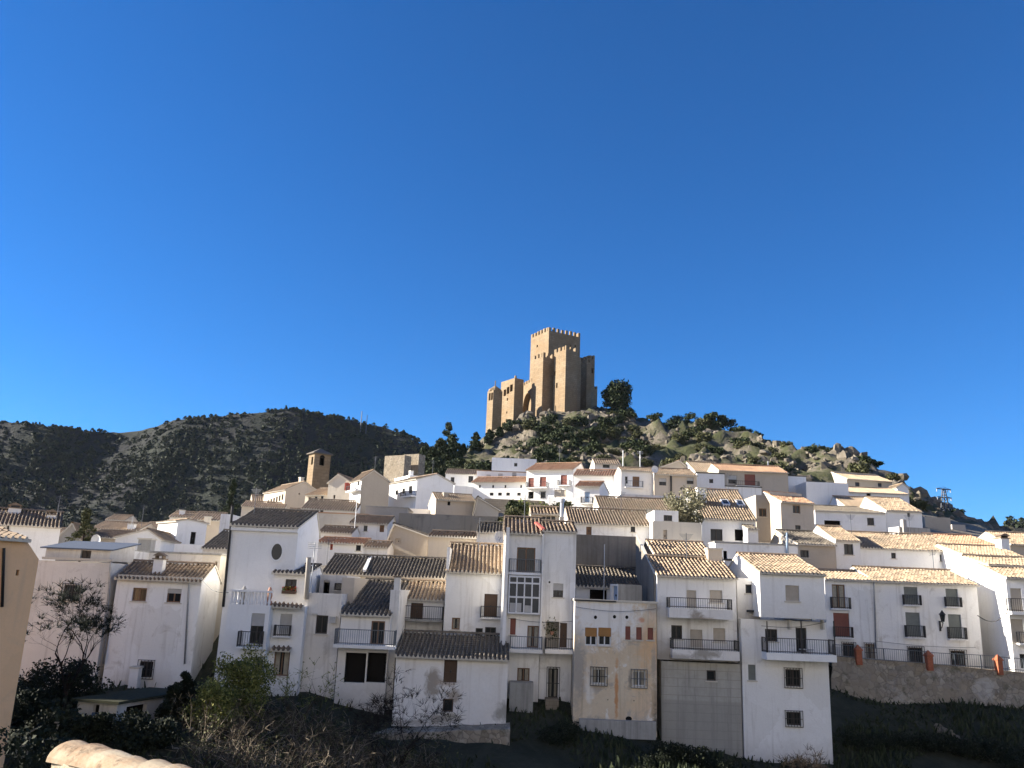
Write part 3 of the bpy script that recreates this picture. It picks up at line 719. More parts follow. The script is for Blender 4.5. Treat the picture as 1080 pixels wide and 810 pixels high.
# ------------------------------------------------------------------ front row of houses over the ravine
G_ROW = 'houses of the front row above the ravine'
def HS(label, L, R, d, cat='house', name='house', **k): return House(name, label, cat, L, R, d, **k)

h = HS('ochre rendered house at the left edge with its long wall towards the ravine', (-250, 560), 43, 28, yaw=55, D=6, wall='ochre', name='ochre_house', group=G_ROW)
h.P.z = at(43, 590, (h.P+h.u*h.W).y).z; h.H = h.P.z-h.org.z; h.topflat = False
q = h.front(28, 570); zt = q.z; m = MB()
m.face([(0, 0, h.H), (h.W, 0, h.H), (q.x, 0, zt), (0, 0, zt)]); m.face([(h.W, 0, h.H), (h.W, h.D, h.H), (q.x, h.D, zt), (q.x, 0, zt)])
m.face([(h.W, h.D, h.H), (0, h.D, h.H), (0, h.D, zt), (q.x, h.D, zt)]); m.face([(0, 0, zt), (q.x, 0, zt), (q.x, h.D, zt), (0, h.D, zt)])
m.build('upper_wall', 'ochre', h.root); m = MB()
tile_slope(m, Vector((-.2, -.3, zt-.02)), Vector((1, 0, 0)), q.x+.25, Vector((0, .96, .2)).normalized(), 5, .27); m.build('roof', ['brown', 'mortar'], h.root)
h.win('o', 17, 601, 20, 607, deep=.3); h.pipe(3, 578, 1, 640, .06, 'iron')

h = HS('white house with brown tiled roof and two squat chimneys behind the ochre house', (-60, 549), 64, 58, yaw=28, D=8, wall='bright', group=G_ROW)
h.roof(538, 4, 'brown', xr=10); h.chimney(7.5, 536, 21, 549, 3); h.chimney(48, 543, 58, 556, 2.2); h.pipe(9, 553, 6, 585, .06, 'iron')

h = HS('grey white house with blue grey sheet roof over a low attic storey', (37, 590.6), 118.5, 50, yaw=1, D=6.5, base=742, wall='grimy', group=G_ROW)
h.flat(); h.win('wg', 67, 617, 84, 632); h.win('w', 97, 655, 103, 662); h.win('w', 113, 655, 121, 661) if False else None
h.block('ledge', 44, 588.5, 118.5, 591, -.12, .3, 'mortar')
h2 = HS('low white attic with blue grey sloping sheet roof on top of the grey white house', (49, 578), 117, 50.7, yaw=1, D=3.4, base=590.5, wall='white', cat='attic', name='attic')
h2.mono('bluemetal', yb=572.5); h2.win('d', 85, 579.5, 96, 589.5, mat='frame')
h.pipe(118, 592, 110, 700, .07, 'steel')

h = HS('white two window house with tiled roof and one white chimney left of the lane', (124, 609), 213, 50.2, yaw=4, D=4.2, base=742, wall='white', group=G_ROW)
h.roof(594.5, 2.4, 'brown', over=.35); h.chimney(161, 590, 171, 604, .7, .6)
h.win('w', 139.5, 620, 154.5, 634, fm='midwood'); h.win('wh', 176, 621, 191, 635.5, fm='midwood', fr=.35)
h.win('wg', 146.5, 697.5, 161, 714.5); h.pipe(200, 612, 195, 700, .05, 'steel'); h.block('coping', 124, 607.5, 213, 610, -.1, .25, 'mortar')
h.block('chimney', 136, 705, 145, 726, -.7, .6, 'white', 'flat')
h = HS('flat roofed white house with stained parapet behind the two window house', (135, 582), 219, 57, D=7, wall='grimy', group=G_ROW)
h.flat(trim='concplain'); h.block('chimney', 145, 569, 158.5, 584, 1.2, .8, 'concplain', 'flat')
h.pipe(219, 584, 219, 640, .07, 'whiteframe')
h = HS('narrow cream house in the gap left of the tall white house', (214, 585), 233, 55, D=8, base=745, wall='warm', group=G_ROW)
h.flat(trim='concplain'); h.win('o', 226, 592, 229, 601, deep=.4)

# small outbuilding below
h = HS('small white outhouse with mossy sloping roof and blue tarpaulin at the ravine bottom', (82, 739.5), 124, 41, yaw=-14, D=5.2, base=776, wall='grimy', cat='outhouse', name='outhouse')
h.mono('moss', yb=724, over=.2, th=.12); h.win('o', 98, 743, 104.5, 752, deep=1.2)
h.win('o', 132, 744, 153, 770, wh='R', deep=1.5)
f = h.pmap('F'); u0, v0, u1, v1 = h.rect('F', 97, 752, 124, 772); m = MB(); N = 12
for i in range(N):
    for j in range(6):
        q = []
        for a, c in ((i, j), (i+1, j), (i+1, j+1), (i, j+1)):
            uu = u0+(u1-u0)*a/N; vv = v0+(v1-v0)*c/6; q.append(f(uu, vv, .06+.05*math.sin(a*1.9+c*.4)+.15*(1-c/6)))
        m.face(q)
o = m.build('blue_tarpaulin', 'tarp'); o.matrix_world = h.root.matrix_basis; tag(o, 'blue tarpaulin hanging over the front of the small outhouse', 'tarpaulin')

# tall white house with oval window
h = HS('tall white house with oval window and dark tiled roof, terrace balustrade at its foot', (245, 553.5), 315, 51, D=5.8, base=735, wall='bright', group=G_ROW)
h.roof(539, 4.5, 'dark', over=.3); h.oval(292, 582, 5.6, 8.6)
h.pipe(246, 533, 236, 640, .08, 'iron')  # dark upright strip at the left corner, built as a black pipe
for x in (259, 271, 283.5, 295, 309): h.block('vent_stub', x-.6, 556, x+.6, 558.6, -.05, .06, 'iron')
m = MB(); T = h
a, c = T.front(245, 553.5), T.front(315, 553.5); m.box((0, -.2, T.H-.32), (T.W, -.003, T.H-.12)); m.build('cornice', 'bright', T.root)
# its lower front wing with balustraded terrace
h = HS('white lower wing carrying a balustraded terrace in front of the tall oval window house', (241, 637), 285, 48.4, D=2.5, base=738, wall='bright', cat='house wing', name='house_wing')
h.flat(); p0, p1 = h.front(241, 637), h.front(285, 637)
m = MB(); nb = 11
for k in range(nb+1):
    x = .12+(h.W-.24)*k/nb
    m.tube([(x, .14, h.H+.001), (x, .14, h.H+.14), (x, .14, h.H+.34), (x, .14, h.H+.56), (x, .14, h.H+.68)], [.045, .085, .05, .07, .045], 8)
for k in range(6):
    y = .5+(h.D-.8)*k/5
    m.tube([(.14, y, h.H+.001), (.14, y, h.H+.14), (.14, y, h.H+.34), (.14, y, h.H+.68)], [.045, .085, .05, .045], 8)
m.box((0, .02, h.H+.68), (h.W, .26, h.H+.80)); m.box((0, .265, h.H+.68), (.26, h.D, h.H+.80))
m.build('balustrade', 'bright', h.root)
for x in (253.5, 281):
    q = h.front(x, 637); m = MB(); m.box((q.x-.14, .30, h.H-.44), (q.x+.14, .58, h.H+.25))
    m.tube([(q.x, .44, h.H+.25), (q.x, .44, h.H+.5), (q.x, .44, h.H+.8), (q.x, .44, h.H+1.0)], [.1, .17, .13, .05], 10)
    o = m.build('garden_urn', 'terracotta' if x > 270 else 'concplain'); o.matrix_world = h.root.matrix_basis
    tag(o, 'reddish clay urn at the right end of the terrace balustrade' if x > 270 else 'grey stone urn at the left corner of the terrace balustrade', 'urn')
h.win('wh', 264, 647, 278, 679, fr=.42, mat='blind', bar=False); h.win('wkg', 266, 695, 279, 712)
h.balcony(252.5, 277.5, 666, 681.5, 683.5, .7, slab='bright')

h = HS('white house with bay window under a little tiled roof right of the terrace', (286, 638), 322, 49.2, D=3.0, base=740, wall='bright', group=G_ROW)
h.flat(); h.win('s', 295, 647.5, 307.5, 669); h.win('wk', 288.5, 686.5, 305, 713, fm='midwood'); h.balcony(289, 307, 664, 670.5, 672, .35, step=.11)
for (x0, x1, y) in ((285, 321, 637.6), (288, 308, 683)):
    a, c = h.front(x0, y), h.front(x1, y); m = MB()
    tile_slope(m, Vector((a.x, -.55, a.z-.12)), Vector((1, 0, 0)), c.x-a.x, Vector((0, .94, .34)), .58, .24); m.build('tile_canopy', ['brown', 'mortar'], h.root)
h = HS('small upper room with flower box window and dark tiled roof between tall house and chimney', (289, 604.5), 325, 50.6, D=4.2, base=639, wall='bright', cat='upper room', name='upper_room')
h.roof(596.5, 3, 'dark', over=.35); h.win('w', 300.5, 611, 312.5, 625)
a, c = h.front(298, 626), h.front(313, 623); m = MB(); m.box((a.x, -.28, a.z), (c.x, -.003, c.z)); o = m.build('flower_box', 'wood'); o.matrix_world = h.root.matrix_basis; tag(o, 'flower box with red geraniums under the upper room window', 'flower box')
m = MB()
for k in range(160):
    p = Vector((random.uniform(a.x, c.x), random.uniform(-.3, -.03), c.z+random.uniform(0, .22))); e = Vector((random.gauss(0, 1), random.gauss(0, 1), random.gauss(0, 1))).normalized()*.05; g = e.orthogonal().normalized()*.05
    m.face([p-e, p+g, p+e, p-g])
m.build('geranium', 'flower', o)

h = HS('stained white house front with dark window between the bay house and the big balcony', (322, 625), 361, 49.8, D=5, base=752, wall='grimy', group=G_ROW)
h.flat(); h.win('w', 333, 649, 345.5, 668.5); h.pipe(326.5, 588, 323.5, 632, .14, 'grey', 'flue_pipe')
h.block('shelf', 329, 647, 334, 648.6, -.2, .2, 'mortar'); h.block('air_conditioner', 347.5, 650, 354, 657, -.32, .3, 'blind')
h = HS('recessed white upper storey with dark doorway left of the dark tiled roof', (338, 606), 366, 53, D=5, base=632, wall='grimy', cat='upper room', name='upper_room')
h.flat(); h.win('o', 341, 612, 347.5, 628, deep=1.2); h.win('w', 352.5, 615, 360.5, 622.5)
h = HS('bare cream party wall left of the steep dark tiled roof', (361, 609), 374, 51.5, D=8, base=652, wall='sand', cat='party wall', name='party_wall')
h.flat()

h = HS('white house with dark tiled roof, iron balcony and wide dark barn opening below', (360, 647.5), 412, 49.4, D=12, base=757, wall='grimy', group=G_ROW)
h.roof(613, 8, 'dark', over=.3, xr=404); h.win('w', 391, 655, 405.5, 680, fm='midwood'); h.balcony(354.5, 418, 664, 679.5, 683, .9, rail='ironblue', step=.12)
h.win('o', 363.5, 688.5, 385.5, 720, deep=.5); h.win('o', 387, 688.5, 409.5, 720, deep=.5)
h = HS('white party wall pillar with pale chimney right of the iron balcony', (412, 622), 421.5, 49.9, D=7, base=756, wall='grimy', cat='party wall', name='party_wall')
h.flat(); h.chimney(415.5, 609, 421.5, 620, 1.4, .6, cap='flat')

h = HS('long dark tiled roof house behind the steep roof, cream wall under its eave', (340, 604.5), 468, 61, D=8, wall='warm', group=G_ROW)
h.roof(588, 4, 'dark', over=.3); 
a, c = h.front(383, 603), h.front(389, 589, 4); m = MB(); up = Vector((0, 0, .16)); sx = Vector((.22, 0, 0)); a.y = -.2
m.hexa([a, a+sx, c+sx, c, a+up, a+sx+up, c+sx+up, c+up]); m.build('party_ridge', 'bright', h.root)
h = HS('white house with door and railed terrace under a sunlit tiled roof', (421.5, 631), 468, 54.4, D=6, base=692, wall='white', group=G_ROW)
h.roof(614, 3.2, 'tan', over=.3); h.win('d', 433, 636, 446, 653.5); h.balcony(422, 468, 639.5, 653, 655, .9, slab='concplain')

h = HS('low house with dark tiled roof and stained white wall with two dark openings', (418, 691.5), 536, 48.6, yaw=1, D=6, base=768, wall='stainwhite', group=G_ROW)
h.roof(669.5, 4.2, 'dark', over=.3, back=False); h.win('d', 468, 696, 482, 720); h.win('w', 467, 737, 478, 751, fm='wood')

h = HS('white house with striped tan roof and one dark balcony door', (471, 602), 531.5, 53.2, yaw=1, D=8, base=690, wall='white', group=G_ROW)
h.roof(575, 3.9, 'tan', over=.3); h.win('d', 510.5, 626.5, 524.5, 651); h.balcony(506, 530, 640, 651.6, 652.8, .35, step=.12)
h.win('wk', 476.5, 651.5, 485, 664, fm='midwood'); h.win('w', 501.5, 662.5, 509, 671); h.win('w', 511.5, 661.5, 523, 671.5)
h.block('party_ridge', 471, 577, 474, 603, -.15, 3.6, 'white')

h = HS('tall house with recessed top balcony and white glazed gallery', (531.5, 562), 572.5, 51.6, yaw=0, D=7, base=764, wall='white', group=G_ROW)
h.roof(547.5, 3.6, 'brown', over=.25)
h.win('w', 545, 577.5, 564.5, 603.5, fm='midwood'); h.balcony(536, 570.5, 590.5, 604, 606.5, .35, rail='ironblue')
h.block('side_fin', 531.6, 556, 535.2, 690, -.42, .41, 'white'); h.block('side_fin', 570.6, 563, 572.4, 690, -.42, .41, 'white')
# gallery: a shallow white box with panes
u0, v0, u1, v1 = h.rect('F', 536, 607.5, 569.5, 647.5); f = h.pmap('F')
m = MB(); m.box((u0+.04, v0+.03, .004), (u1-.04, v1-.03, .40), 0, f); g = m.build('gallery', 'gallery', h.root)
m = MB(); vm = (v0+v1)/2-.15
for z in (v0, vm-.04, vm+.62*(v1-vm), v1-.1): m.box((u0, z, .02), (u1, z+.1, .46), 0, f)
for k in range(5):
    x = u0+(u1-u0-.08)*k/4
    m.box((x, v0, .395), (x+.08, v1, .455), 0, f)
m.build('gallery_frame', 'whiteframe', g)
m = MB(); m.box((u0+.12, v0+.12, .36), (u0+.8, v0+.62, .412), 0, f); m.box((u0+1.0, v0+.12, .36), (u1-.5, v0+.5, .412), 0, f); m.build('gallery_panel', 'blind', g)
h.win('s', 538, 652, 544, 669.5, mat='blindred'); h.win('wk', 556, 660, 568.5, 683, fm='midwood')
h.balcony(537, 571.5, 671, 683.5, 687.5, 1.0, slab='grimy', rail='ironblue')
h.win('wk', 545.5, 704.5, 558.5, 719, fm='midwood')
h.block('water_tank', 537, 720, 562, 768, -1.1, 1.09, 'concplain')

h = HS('tall plain white house with roller blind and round hole beside the gallery house', (573, 560.5), 608, 51.9, D=6.5, base=763, wall='white', group=G_ROW)
h.roof(552, 3, 'brown', over=.2); h.win('hs', 583.5, 615.5, 594, 630); h.win('W', 583.5, 630.5, 594, 630.6) if False else None
h.oval(579.5, 614, 1.1, 1.1, 'inside'); h.win('o', 575.5, 655.5, 589.8, 683.5, deep=1.3, mat='grimy', part='loggia'); h.win('d', 590.5, 657, 598, 683, mat='wood')
m = MB(); q = h.front(582, 664)
for k in range(120):
    p = Vector((q.x+random.gauss(0, .22), -.1+random.gauss(0, .1), q.z+random.gauss(0, .28))); e = Vector((random.gauss(0, 1), random.gauss(0, 1), random.gauss(0, 1))).normalized()*.07; g = e.orthogonal().normalized()*.04
    m.face([p-e, p+g, p+e, p-g])
hp = thing('hanging_plant', 'hanging potted plant in the loggia of the tall plain white house', 'plant', h.org, 0); m.build('foliage', 'shrub', hp)
m = MB(); m.tube([(q.x, -.1, q.z-.3), (q.x, -.1, q.z-.1)], [.09, .13], 10); m.build('pot', 'terracotta', hp)
h.balcony(574, 606, 673, 684, 688.5, 1.0, slab='white'); h.win('wkg', 578, 705, 588.5, 736, part='door')
h.win('o', 596, 690, 604, 692, deep=.2) if False else None
h.block('brick_steps', 575, 737.5, 589, 768, -1.0, .99, 'olde2')
m = MB(); P = lambda x, y: Vector((x, y, h.H+h.tn*y+.22)); a, c = -.55, .0; sx = Vector((.2, 0, 0)); dn = Vector((0, 0, -.12))
p, q = P(-.1, -.2), P(-.5, 2.0); m.hexa([p+dn, p+sx+dn, q+sx+dn, q+dn, p, p+sx, q+sx, q]); m.build('red_flashing', 'redpaint', h.root)
h = HS('little dormer room with three small windows and striped roof behind the gallery house', (560, 542), 590, 57.5, D=3.2, base=556, wall='warm', cat='dormer', name='dormer')
h.roof(536.5, 2.2, 'tan', over=.2)
for x in (571, 576.2, 581.4): h.win('w', x, 544.6, x+4.4, 548.4)
h = HS('grey metal flue on a cream base beside the little dormer room', (590.5, 545), 595, 56.5, D=.7, base=556, wall='warm', cat='flue', name='flue')
m = MB(); q = h.H; m.tube([(h.W/2, .35, q), (h.W/2, .35, q+1.0), (h.W/2, .35, q+1.02), (h.W/2, .35, q+1.25)], [.13, .13, .2, .2], 12); m.build('flue_pipe', 'steel', h.root)

# recessed courtyard
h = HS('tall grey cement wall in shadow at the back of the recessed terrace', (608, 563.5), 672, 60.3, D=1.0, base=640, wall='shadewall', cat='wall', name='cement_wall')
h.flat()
h = HS('recessed terrace room with shaded dark tiled roof and white wall', (607.5, 618), 681, 56, D=4.2, base=680, wall='white', cat='terrace room', name='terrace_room')
h.roof(600, 4.15, 'dark', over=.3, back=False); h.win('o', 622, 622, 640, 634, deep=.6)
h = HS('grey cement stair box with pale blue door on the recessed terrace', (652, 616), 677, 52.6, yaw=16, Dx=643.5, base=660, wall='concplain', cat='stair box', name='stair_box')
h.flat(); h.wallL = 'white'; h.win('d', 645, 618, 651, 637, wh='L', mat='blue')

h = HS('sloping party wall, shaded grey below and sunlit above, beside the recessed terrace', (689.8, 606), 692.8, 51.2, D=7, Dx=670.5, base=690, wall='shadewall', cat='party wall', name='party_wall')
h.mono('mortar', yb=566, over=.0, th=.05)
h = HS('peeling yellow and white house front with barred windows and three red shutters', (606.5, 633.5), 692.5, 50, D=7, base=776, wall='peel', group=G_ROW)
h.flat(trim='mortar'); h.win('whs', 617, 662, 629.6, 681, fm='whiteframe', mat='blindorange', sill=False); h.win('whs', 631, 662, 644.6, 681, fm='whiteframe', mat='blindorange')
h.win('s', 659.5, 660.5, 665, 675, mat='blindred'); h.win('s', 671, 661.5, 677, 675, mat='blindred'); h.win('s', 683, 662, 689, 675, mat='blindred')
h.win('Wkg', 624, 705, 639, 721.5, gm='iron'); h.win('Wkg', 667, 707.5, 681, 724, gm='ironblue')
for x, y in ((628, 651), (648, 650.5), (661, 651)): h.oval(x, y, 1.7, 1.9, 'inside')
h.oval(663, 758, 3.4, 2.6, 'inside'); h.oval(641, 738, .6, .6, 'inside'); h.oval(668.5, 739, .6, .6, 'inside')
h.block('plinth', 611, 760, 692, 779, -.35, .34, 'concplain')
h.block('gutter_run', 606.5, 633, 650, 634.5, -.12, .1, 'iron')

h = HS('white house with two long iron balconies above a board marked concrete base', (693, 606.5), 776, 50.8, yaw=0, D=9, base=697, wall='white', group=G_ROW)
h.roof(590, 3.4, 'tan', over=.3, back=False, per=.23)
h.win('s', 724.3, 622.5, 734.5, 641, mat='blindbeige'); h.win('s', 748.5, 622.5, 762, 635.5, mat='blindbeige')
h.win('w', 708, 659.5, 719.5, 674); h.win('s', 728, 664, 741, 682.8, mat='blindbeige'); h.win('s', 752.3, 662.5, 765, 677, mat='blindbeige')
h.balcony(702.5, 768.5, 631.5, 641.8, 652, .95, slab='stainwhite'); h.balcony(706, 775.5, 674.5, 684.8, 694.5, .95, slab='stainwhite')
h2 = HS('board marked concrete base with one small window under the two balcony house', (697.5, 697.2), 781, 50.5, D=9, base=798, wall='conc', cat='house base', name='concrete_base')
h2.flat(); h2.win('w', 745.3, 707, 755, 718)
h3 = HS('upper tier with striped roof and beige box chimney above the two balcony house', (690, 584.5), 752, 54.5, D=6, base=606, wall='sand', cat='roof tier', name='upper_storey')
h3.roof(573, 3, 'tan', over=.3, per=.23); h3.block('chimney', 747, 579.5, 761.5, 597, -.9, .8, 'sand', 'flat')

h = HS('tall white house corner with beige shuttered window, railed loggia and three lower windows', (781.5, 652.6), 871.5, 50.4, D=9, base=815, wall='white', group=G_ROW)
h.flat()
h.win('s', 789.2, 701, 797, 717.5, mat='blindgreen'); h.win('wg', 828.5, 706, 844.5, 724, gm='frame'); h.win('wg', 829.5, 751, 845, 765, gm='frame')
h.win('w', 807, 663.5, 820, 676.5); h.win('w', 839.5, 662, 851, 687.5, part='door')
h.balcony(803, 875.5, 673.5, 688.3, 695.8, 1.0, slab='bright', ends=True)
for x in (803.6, 839.0, 872.8): 
    a = h.front(x, 654); c = h.front(x, 688); m = MB(); m.box((a.x-.03, -.95, c.z), (a.x+.03, -.89, a.z-.02)); m.build('post', 'iron', h.root)
for x in (833, 868): h.block('bracket', x, 654, x+1.6, 664, -.45, .44, 'mortar')
q = h.front(847, 680); m = MB(); m.tube([(q.x, -.5, q.z-.25), (q.x, -.5, q.z-.21)], .42, 16); m.tube([(q.x, -.5, q.z-.75), (q.x, -.5, q.z-.25)], .05, 8)
o = m.build('round_table', 'blind'); o.matrix_world = h.root.matrix_basis; tag(o, 'round table standing on the railed loggia', 'table')
h4 = HS('projecting white upper floor with sunlit tan roof over the railed loggia', (801, 604), 869, 49.6, D=8, base=652, wall='bright', cat='upper floor', name='upper_storey')
h4.roof(587.5, 4.6, 'tan', over=.25, per=.23); h4.win('s', 828.5, 617.5, 843, 634, mat='blindbeige', sill=True)
h5 = HS('narrow white stair tower with one small dark window left of the beige shuttered floor', (777, 609.5), 800.5, 51.2, D=5, base=653, wall='white', cat='stair tower', name='stair_tower')
h5.flat(); h5.win('w', 786.3, 616.5, 795, 625.8); h5.block('lamp_bracket', 789, 643.5, 799, 646, -.3, .3, 'iron')

# street row on the right
h = HS('white house with brown railed balcony window, left end of the street row', (869.5, 611), 921.5, 60, D=7, base=704, wall='white', group=G_ROW)
h.roof(603.5, 3.4, 'yellow', over=.3)
h.win('wk', 877.8, 616.5, 891.5, 641.2, fm='midwood'); h.balcony(875.5, 896.5, 630.5, 641.8, 643.2, .35); h.win('s', 879.3, 646.5, 896, 671.6, mat='blindred'); h.balcony(878.5, 899, 661.5, 672.2, 673.4, .35)
h.win('wg', 888.8, 678.5, 901.5, 693, fm='wood'); h.win('wkg', 912.8, 679.3, 923, 697, fm='midwood', part='door')
h.block('air_conditioner', 880, 682, 887.5, 690, -.4, .39, 'blind'); h.pipe(921.3, 612, 923.4, 684, .05, 'steel')
h = HS('long white street house with grey green shutters and a wall lamp', (922, 613), 1030, 60.2, yaw=0, D=7, base=706, wall='white', group=G_ROW)
h.roof(602, 3.5, 'yellow', over=.3)
for x0, y0, x1, y1, y2 in ((953.6, 619, 968, 637, 638), (997.8, 621, 1010.6, 639.3, 640)):
    h.win('s', x0, y0, x1, y1, mat='blindgreen', fm='frame'); h.balcony(x0-1.8, x1+3, y1-9, y2, y2+1.3, .3, step=.12)
for x0, y0, x1, y1 in ((955.6, 646, 970.7, 671.2), (1000.7, 648, 1014.3, 673)):
    h.win('s', x0, y0, x1, y1, mat='blindgreen', fm='frame'); h.balcony(x0-1.6, x1+4.3, y1-11, y1+.8, y1+2.2, .35, step=.12)
h.win('wg', 958.2, 683, 973.7, 699, fm='wood'); h.win('wg', 1003, 686.5, 1018.3, 702, fm='wood')
LAMPH = h
h = HS('white house with balconies at the right edge, side wall sunlit above a diagonal shadow', (1060.5, 609.5), 1150, 58, yaw=-7, Dx=1027, base=712, wall='bright', group=G_ROW)
h.roof(594, 5.5, 'yellow', over=.3)
h.win('s', 1066.5, 620.5, 1078, 644.5, mat='blindbeige'); h.balcony(1061.5, 1092, 632, 645, 648.5, .8); h.win('s', 1066.5, 653, 1080, 678, mat='blindbeige'); h.balcony(1072, 1096, 667, 678.5, 680.5, .5)
h.win('w', 1076, 690, 1087, 705)

# ---- retaining wall of the street, brick pillars with railing
pts = [at(877.5, 693.5, 57), at(930, 698, 57), at(985, 702, 57), at(1040, 707.5, 57), at(1100, 713, 57), at(1200, 722, 57)]
bot = [at(876, 733, 56), at(930, 737, 56), at(985, 742, 56), at(1040, 747, 56), at(1100, 753, 56), at(1200, 763, 56)]
m = MB()
for (a, b2), (c, d2) in zip(zip(pts, bot), list(zip(pts, bot))[1:]):
    up = Vector((0, .45, 0)); dn = Vector((0, .9, -2.5))
    N = 14
    for k in range(N):
        for j in range(5):
            def P(i, jj):
                t = i/N; top = a.lerp(c, t); bt = b2.lerp(d2, t)+Vector((0, 0, -1)); p = top.lerp(bt, jj/5)
                return p+Vector((0, -.22*noise.noise(p*1.1)-.1*noise.noise(p*3.1), 0 if 0 < jj < 5 else .12*noise.noise(p*2.0)))
            m.face([P(k, j+1), P(k+1, j+1), P(k+1, j), P(k, j)])
    m.hexa([a+Vector((0, .0, -.25)), c+Vector((0, .0, -.25)), c+Vector((0, .6, -.25)), a+Vector((0, .6, -.25)), a+Vector((0, -.05, .1)), c+Vector((0, -.05, .1)), c+Vector((0, .6, .1)), a+Vector((0, .6, .1))])
o = m.build('retaining_wall', 'erod'); tag(o, 'long eroded stone retaining wall holding up the street on the right', 'retaining wall')
m = MB(); m.hexa([pts[0]+Vector((-.6, .3, -.05)), pts[-1]+Vector((0, .3, -.05)), pts[-1]+Vector((0, 6, .0)), pts[0]+Vector((-.6, 6, .1)), pts[0]+Vector((-.6, .3, .02)), pts[-1]+Vector((0, .3, .02)), pts[-1]+Vector((0, 6, .06)), pts[0]+Vector((-.6, 6, .16))])
o = m.build('street', 'concplain'); o['kind'] = 'structure'
PIL = [(905.5, 681.5, 696), (980, 687.5, 702), (1053.5, 692, 706.5)]
pil0 = None
for i, (x, y0, y1) in enumerate(PIL):
    p = at(x, y1, 56.9); hgt = at(x, y0, 56.9).z-p.z
    lab = ['brick pillar with pointed cap nearest the tall white house corner', 'middle one of three brick pillars on the street railing', 'rightmost brick pillar with pointed cap on the street railing'][i]
    if not pil0:
        pil0 = thing('brick_pillar', lab, 'pillar', p, 0, 'brick pillars on the street railing')
        m = MB(); m.box((-.18, -.18, -.3), (.18, .18, hgt-.28)); m.build('shaft', 'brick', pil0)
        m = MB(); m.box((-.23, -.23, hgt-.279), (.23, .23, hgt-.2)); q = hgt-.2
        for a, b2 in (((-.23, -.23), (.23, -.23)), ((.23, -.23), (.23, .23)), ((.23, .23), (-.23, .23)), ((-.23, .23), (-.23, -.23))): m.face([(*a, q), (*b2, q), (0, 0, hgt+.12)])
        m.build('cap', 'brick', pil0)
    else: dup(pil0, p, .1*i, label=lab)
rl = [at(886, 681, 57)]+[at(x, y1-1.5, 57) for x, y0, y1 in PIL]+[at(1130, 712, 57)]
for i, (a, c) in enumerate(zip(rl, rl[1:])):
    if i == 0: a = at(879, 692, 57)
    a = a.copy(); c = c.copy(); a.z -= .05; L = (c-a).length; nb = round(L/.14); m = MB()
    for k in range(nb+1):
        p = a.lerp(c, k/nb); t = .03 if k % 12 == 0 else .008; m.box((p.x-t, p.y-t, p.z-.1), (p.x+t, p.y+t, p.z+.78))
    for z in (.06, .78): m.tube([a+Vector((0, 0, z)), c+Vector((0, 0, z))], .022, 6)
    o = m.build('street_railing', 'ironblue')
    tag(o, ['iron street railing left of the first brick pillar', 'iron street railing between first and middle brick pillar', 'iron street railing between middle and rightmost brick pillar', 'iron street railing right of the rightmost brick pillar'][i], 'railing', 'iron railings along the street')
# wall lamp
q = LAMPH.front(990.5, 650); lt = thing('wall_lamp', 'black wall lantern between the shuttered windows of the long street house', 'lantern', LAMPH.org+LAMPH.u*q.x+LAMPH.n*q.y+Vector((0, 0, q.z)), LAMPH.root.rotation_euler.z)
m = MB(); m.tube([(0, -.02, -.9), (0, -.25, -.75), (0, -.45, -.45), (0, -.45, -.35)], .03, 6); m.tube([(0, -.03, -.5), (0, -.2, -.35), (0, -.42, -.42)], .02, 6); m.box((-.06, -.05, -1.0), (.06, -.002, -.3)); m.build('bracket', 'iron', lt)
m = MB(); m.tube([(0, -.45, -.35), (0, -.45, .12)], [.11, .19], 6); m.build('lantern_glass', 'glass', lt)
m = MB(); m.tube([(0, -.45, .121), (0, -.45, .3), (0, -.45, .42)], [.24, .09, .02], 6); m.build('lantern_cap', 'iron', lt)
# overhead cable from the street row to the edge house
a, c = at(1031, 649, 59.8), at(1062, 646.5, 57.9); m = MB(); m.tube([a.lerp(c, k/12)-Vector((0, 0, .9*math.sin(math.pi*k/12)*.55)) for k in range(13)], .03, 5)
tag(m.build('power_cable', 'iron'), 'black cable sagging between the long street house and the edge house', 'cable')
# ------------------------------------------------------------------ houses further up the hill
G_MID = 'houses of the middle rows'; G_UP = 'houses of the upper rows under the castle'; G_LB = 'houses of the left quarter'
# right, second row
h = HS('long white house with pale sunlit roof above the street row, two tiny windows', (907.5, 578), 1013, 69, D=8, wall='bright', group=G_MID)
h.roof(564.5, 4.4, 'yellow', over=.25); h.win('w', 940, 583, 945, 589); h.win('w', 991.3, 585, 996.3, 592); h.block('roof_vent', 966, 571, 972, 578, 2.2, .7, 'yellow', None)
h = HS('white house end with upright dark window left of the long pale roof', (881, 570), 907, 68, D=7, wall='bright', group=G_MID)
h.roof(557, 3.8, 'yellow', over=.25); h.win('w', 890.3, 573.8, 900, 585)
h = HS('beige house with shaded dark roof and one window above the stair tower', (841, 574), 881, 67, D=7.5, wall='beige', group=G_MID)
h.roof(562, 5, 'dark', over=.25); h.win('w', 844.2, 580.3, 853, 588)
h = HS('long white terrace wall with stained coping and pale blue pipe', (754.5, 572.5), 841.5, 63.5, D=2, wall='white', cat='terrace wall', name='terrace_wall')
h.flat(trim='concplain'); h.win('o', 763, 581, 767, 590, deep=.4); h.pipe(829.6, 562, 829.8, 586, .09, 'blue')
h = HS('low white wall with dark sheet coping behind the beige shuttered floor', (764, 591), 788, 60, D=3, wall='white', cat='wall', name='low_wall'); h.flat(trim='iron')
h = HS('white house with two skylights in a steep striped tan roof', (740, 546), 797, 74, D=9, wall='bright', group=G_MID)
h.wallL = 'bright'; h.roof(518, 5.6, 'tan', over=.3, per=.24)
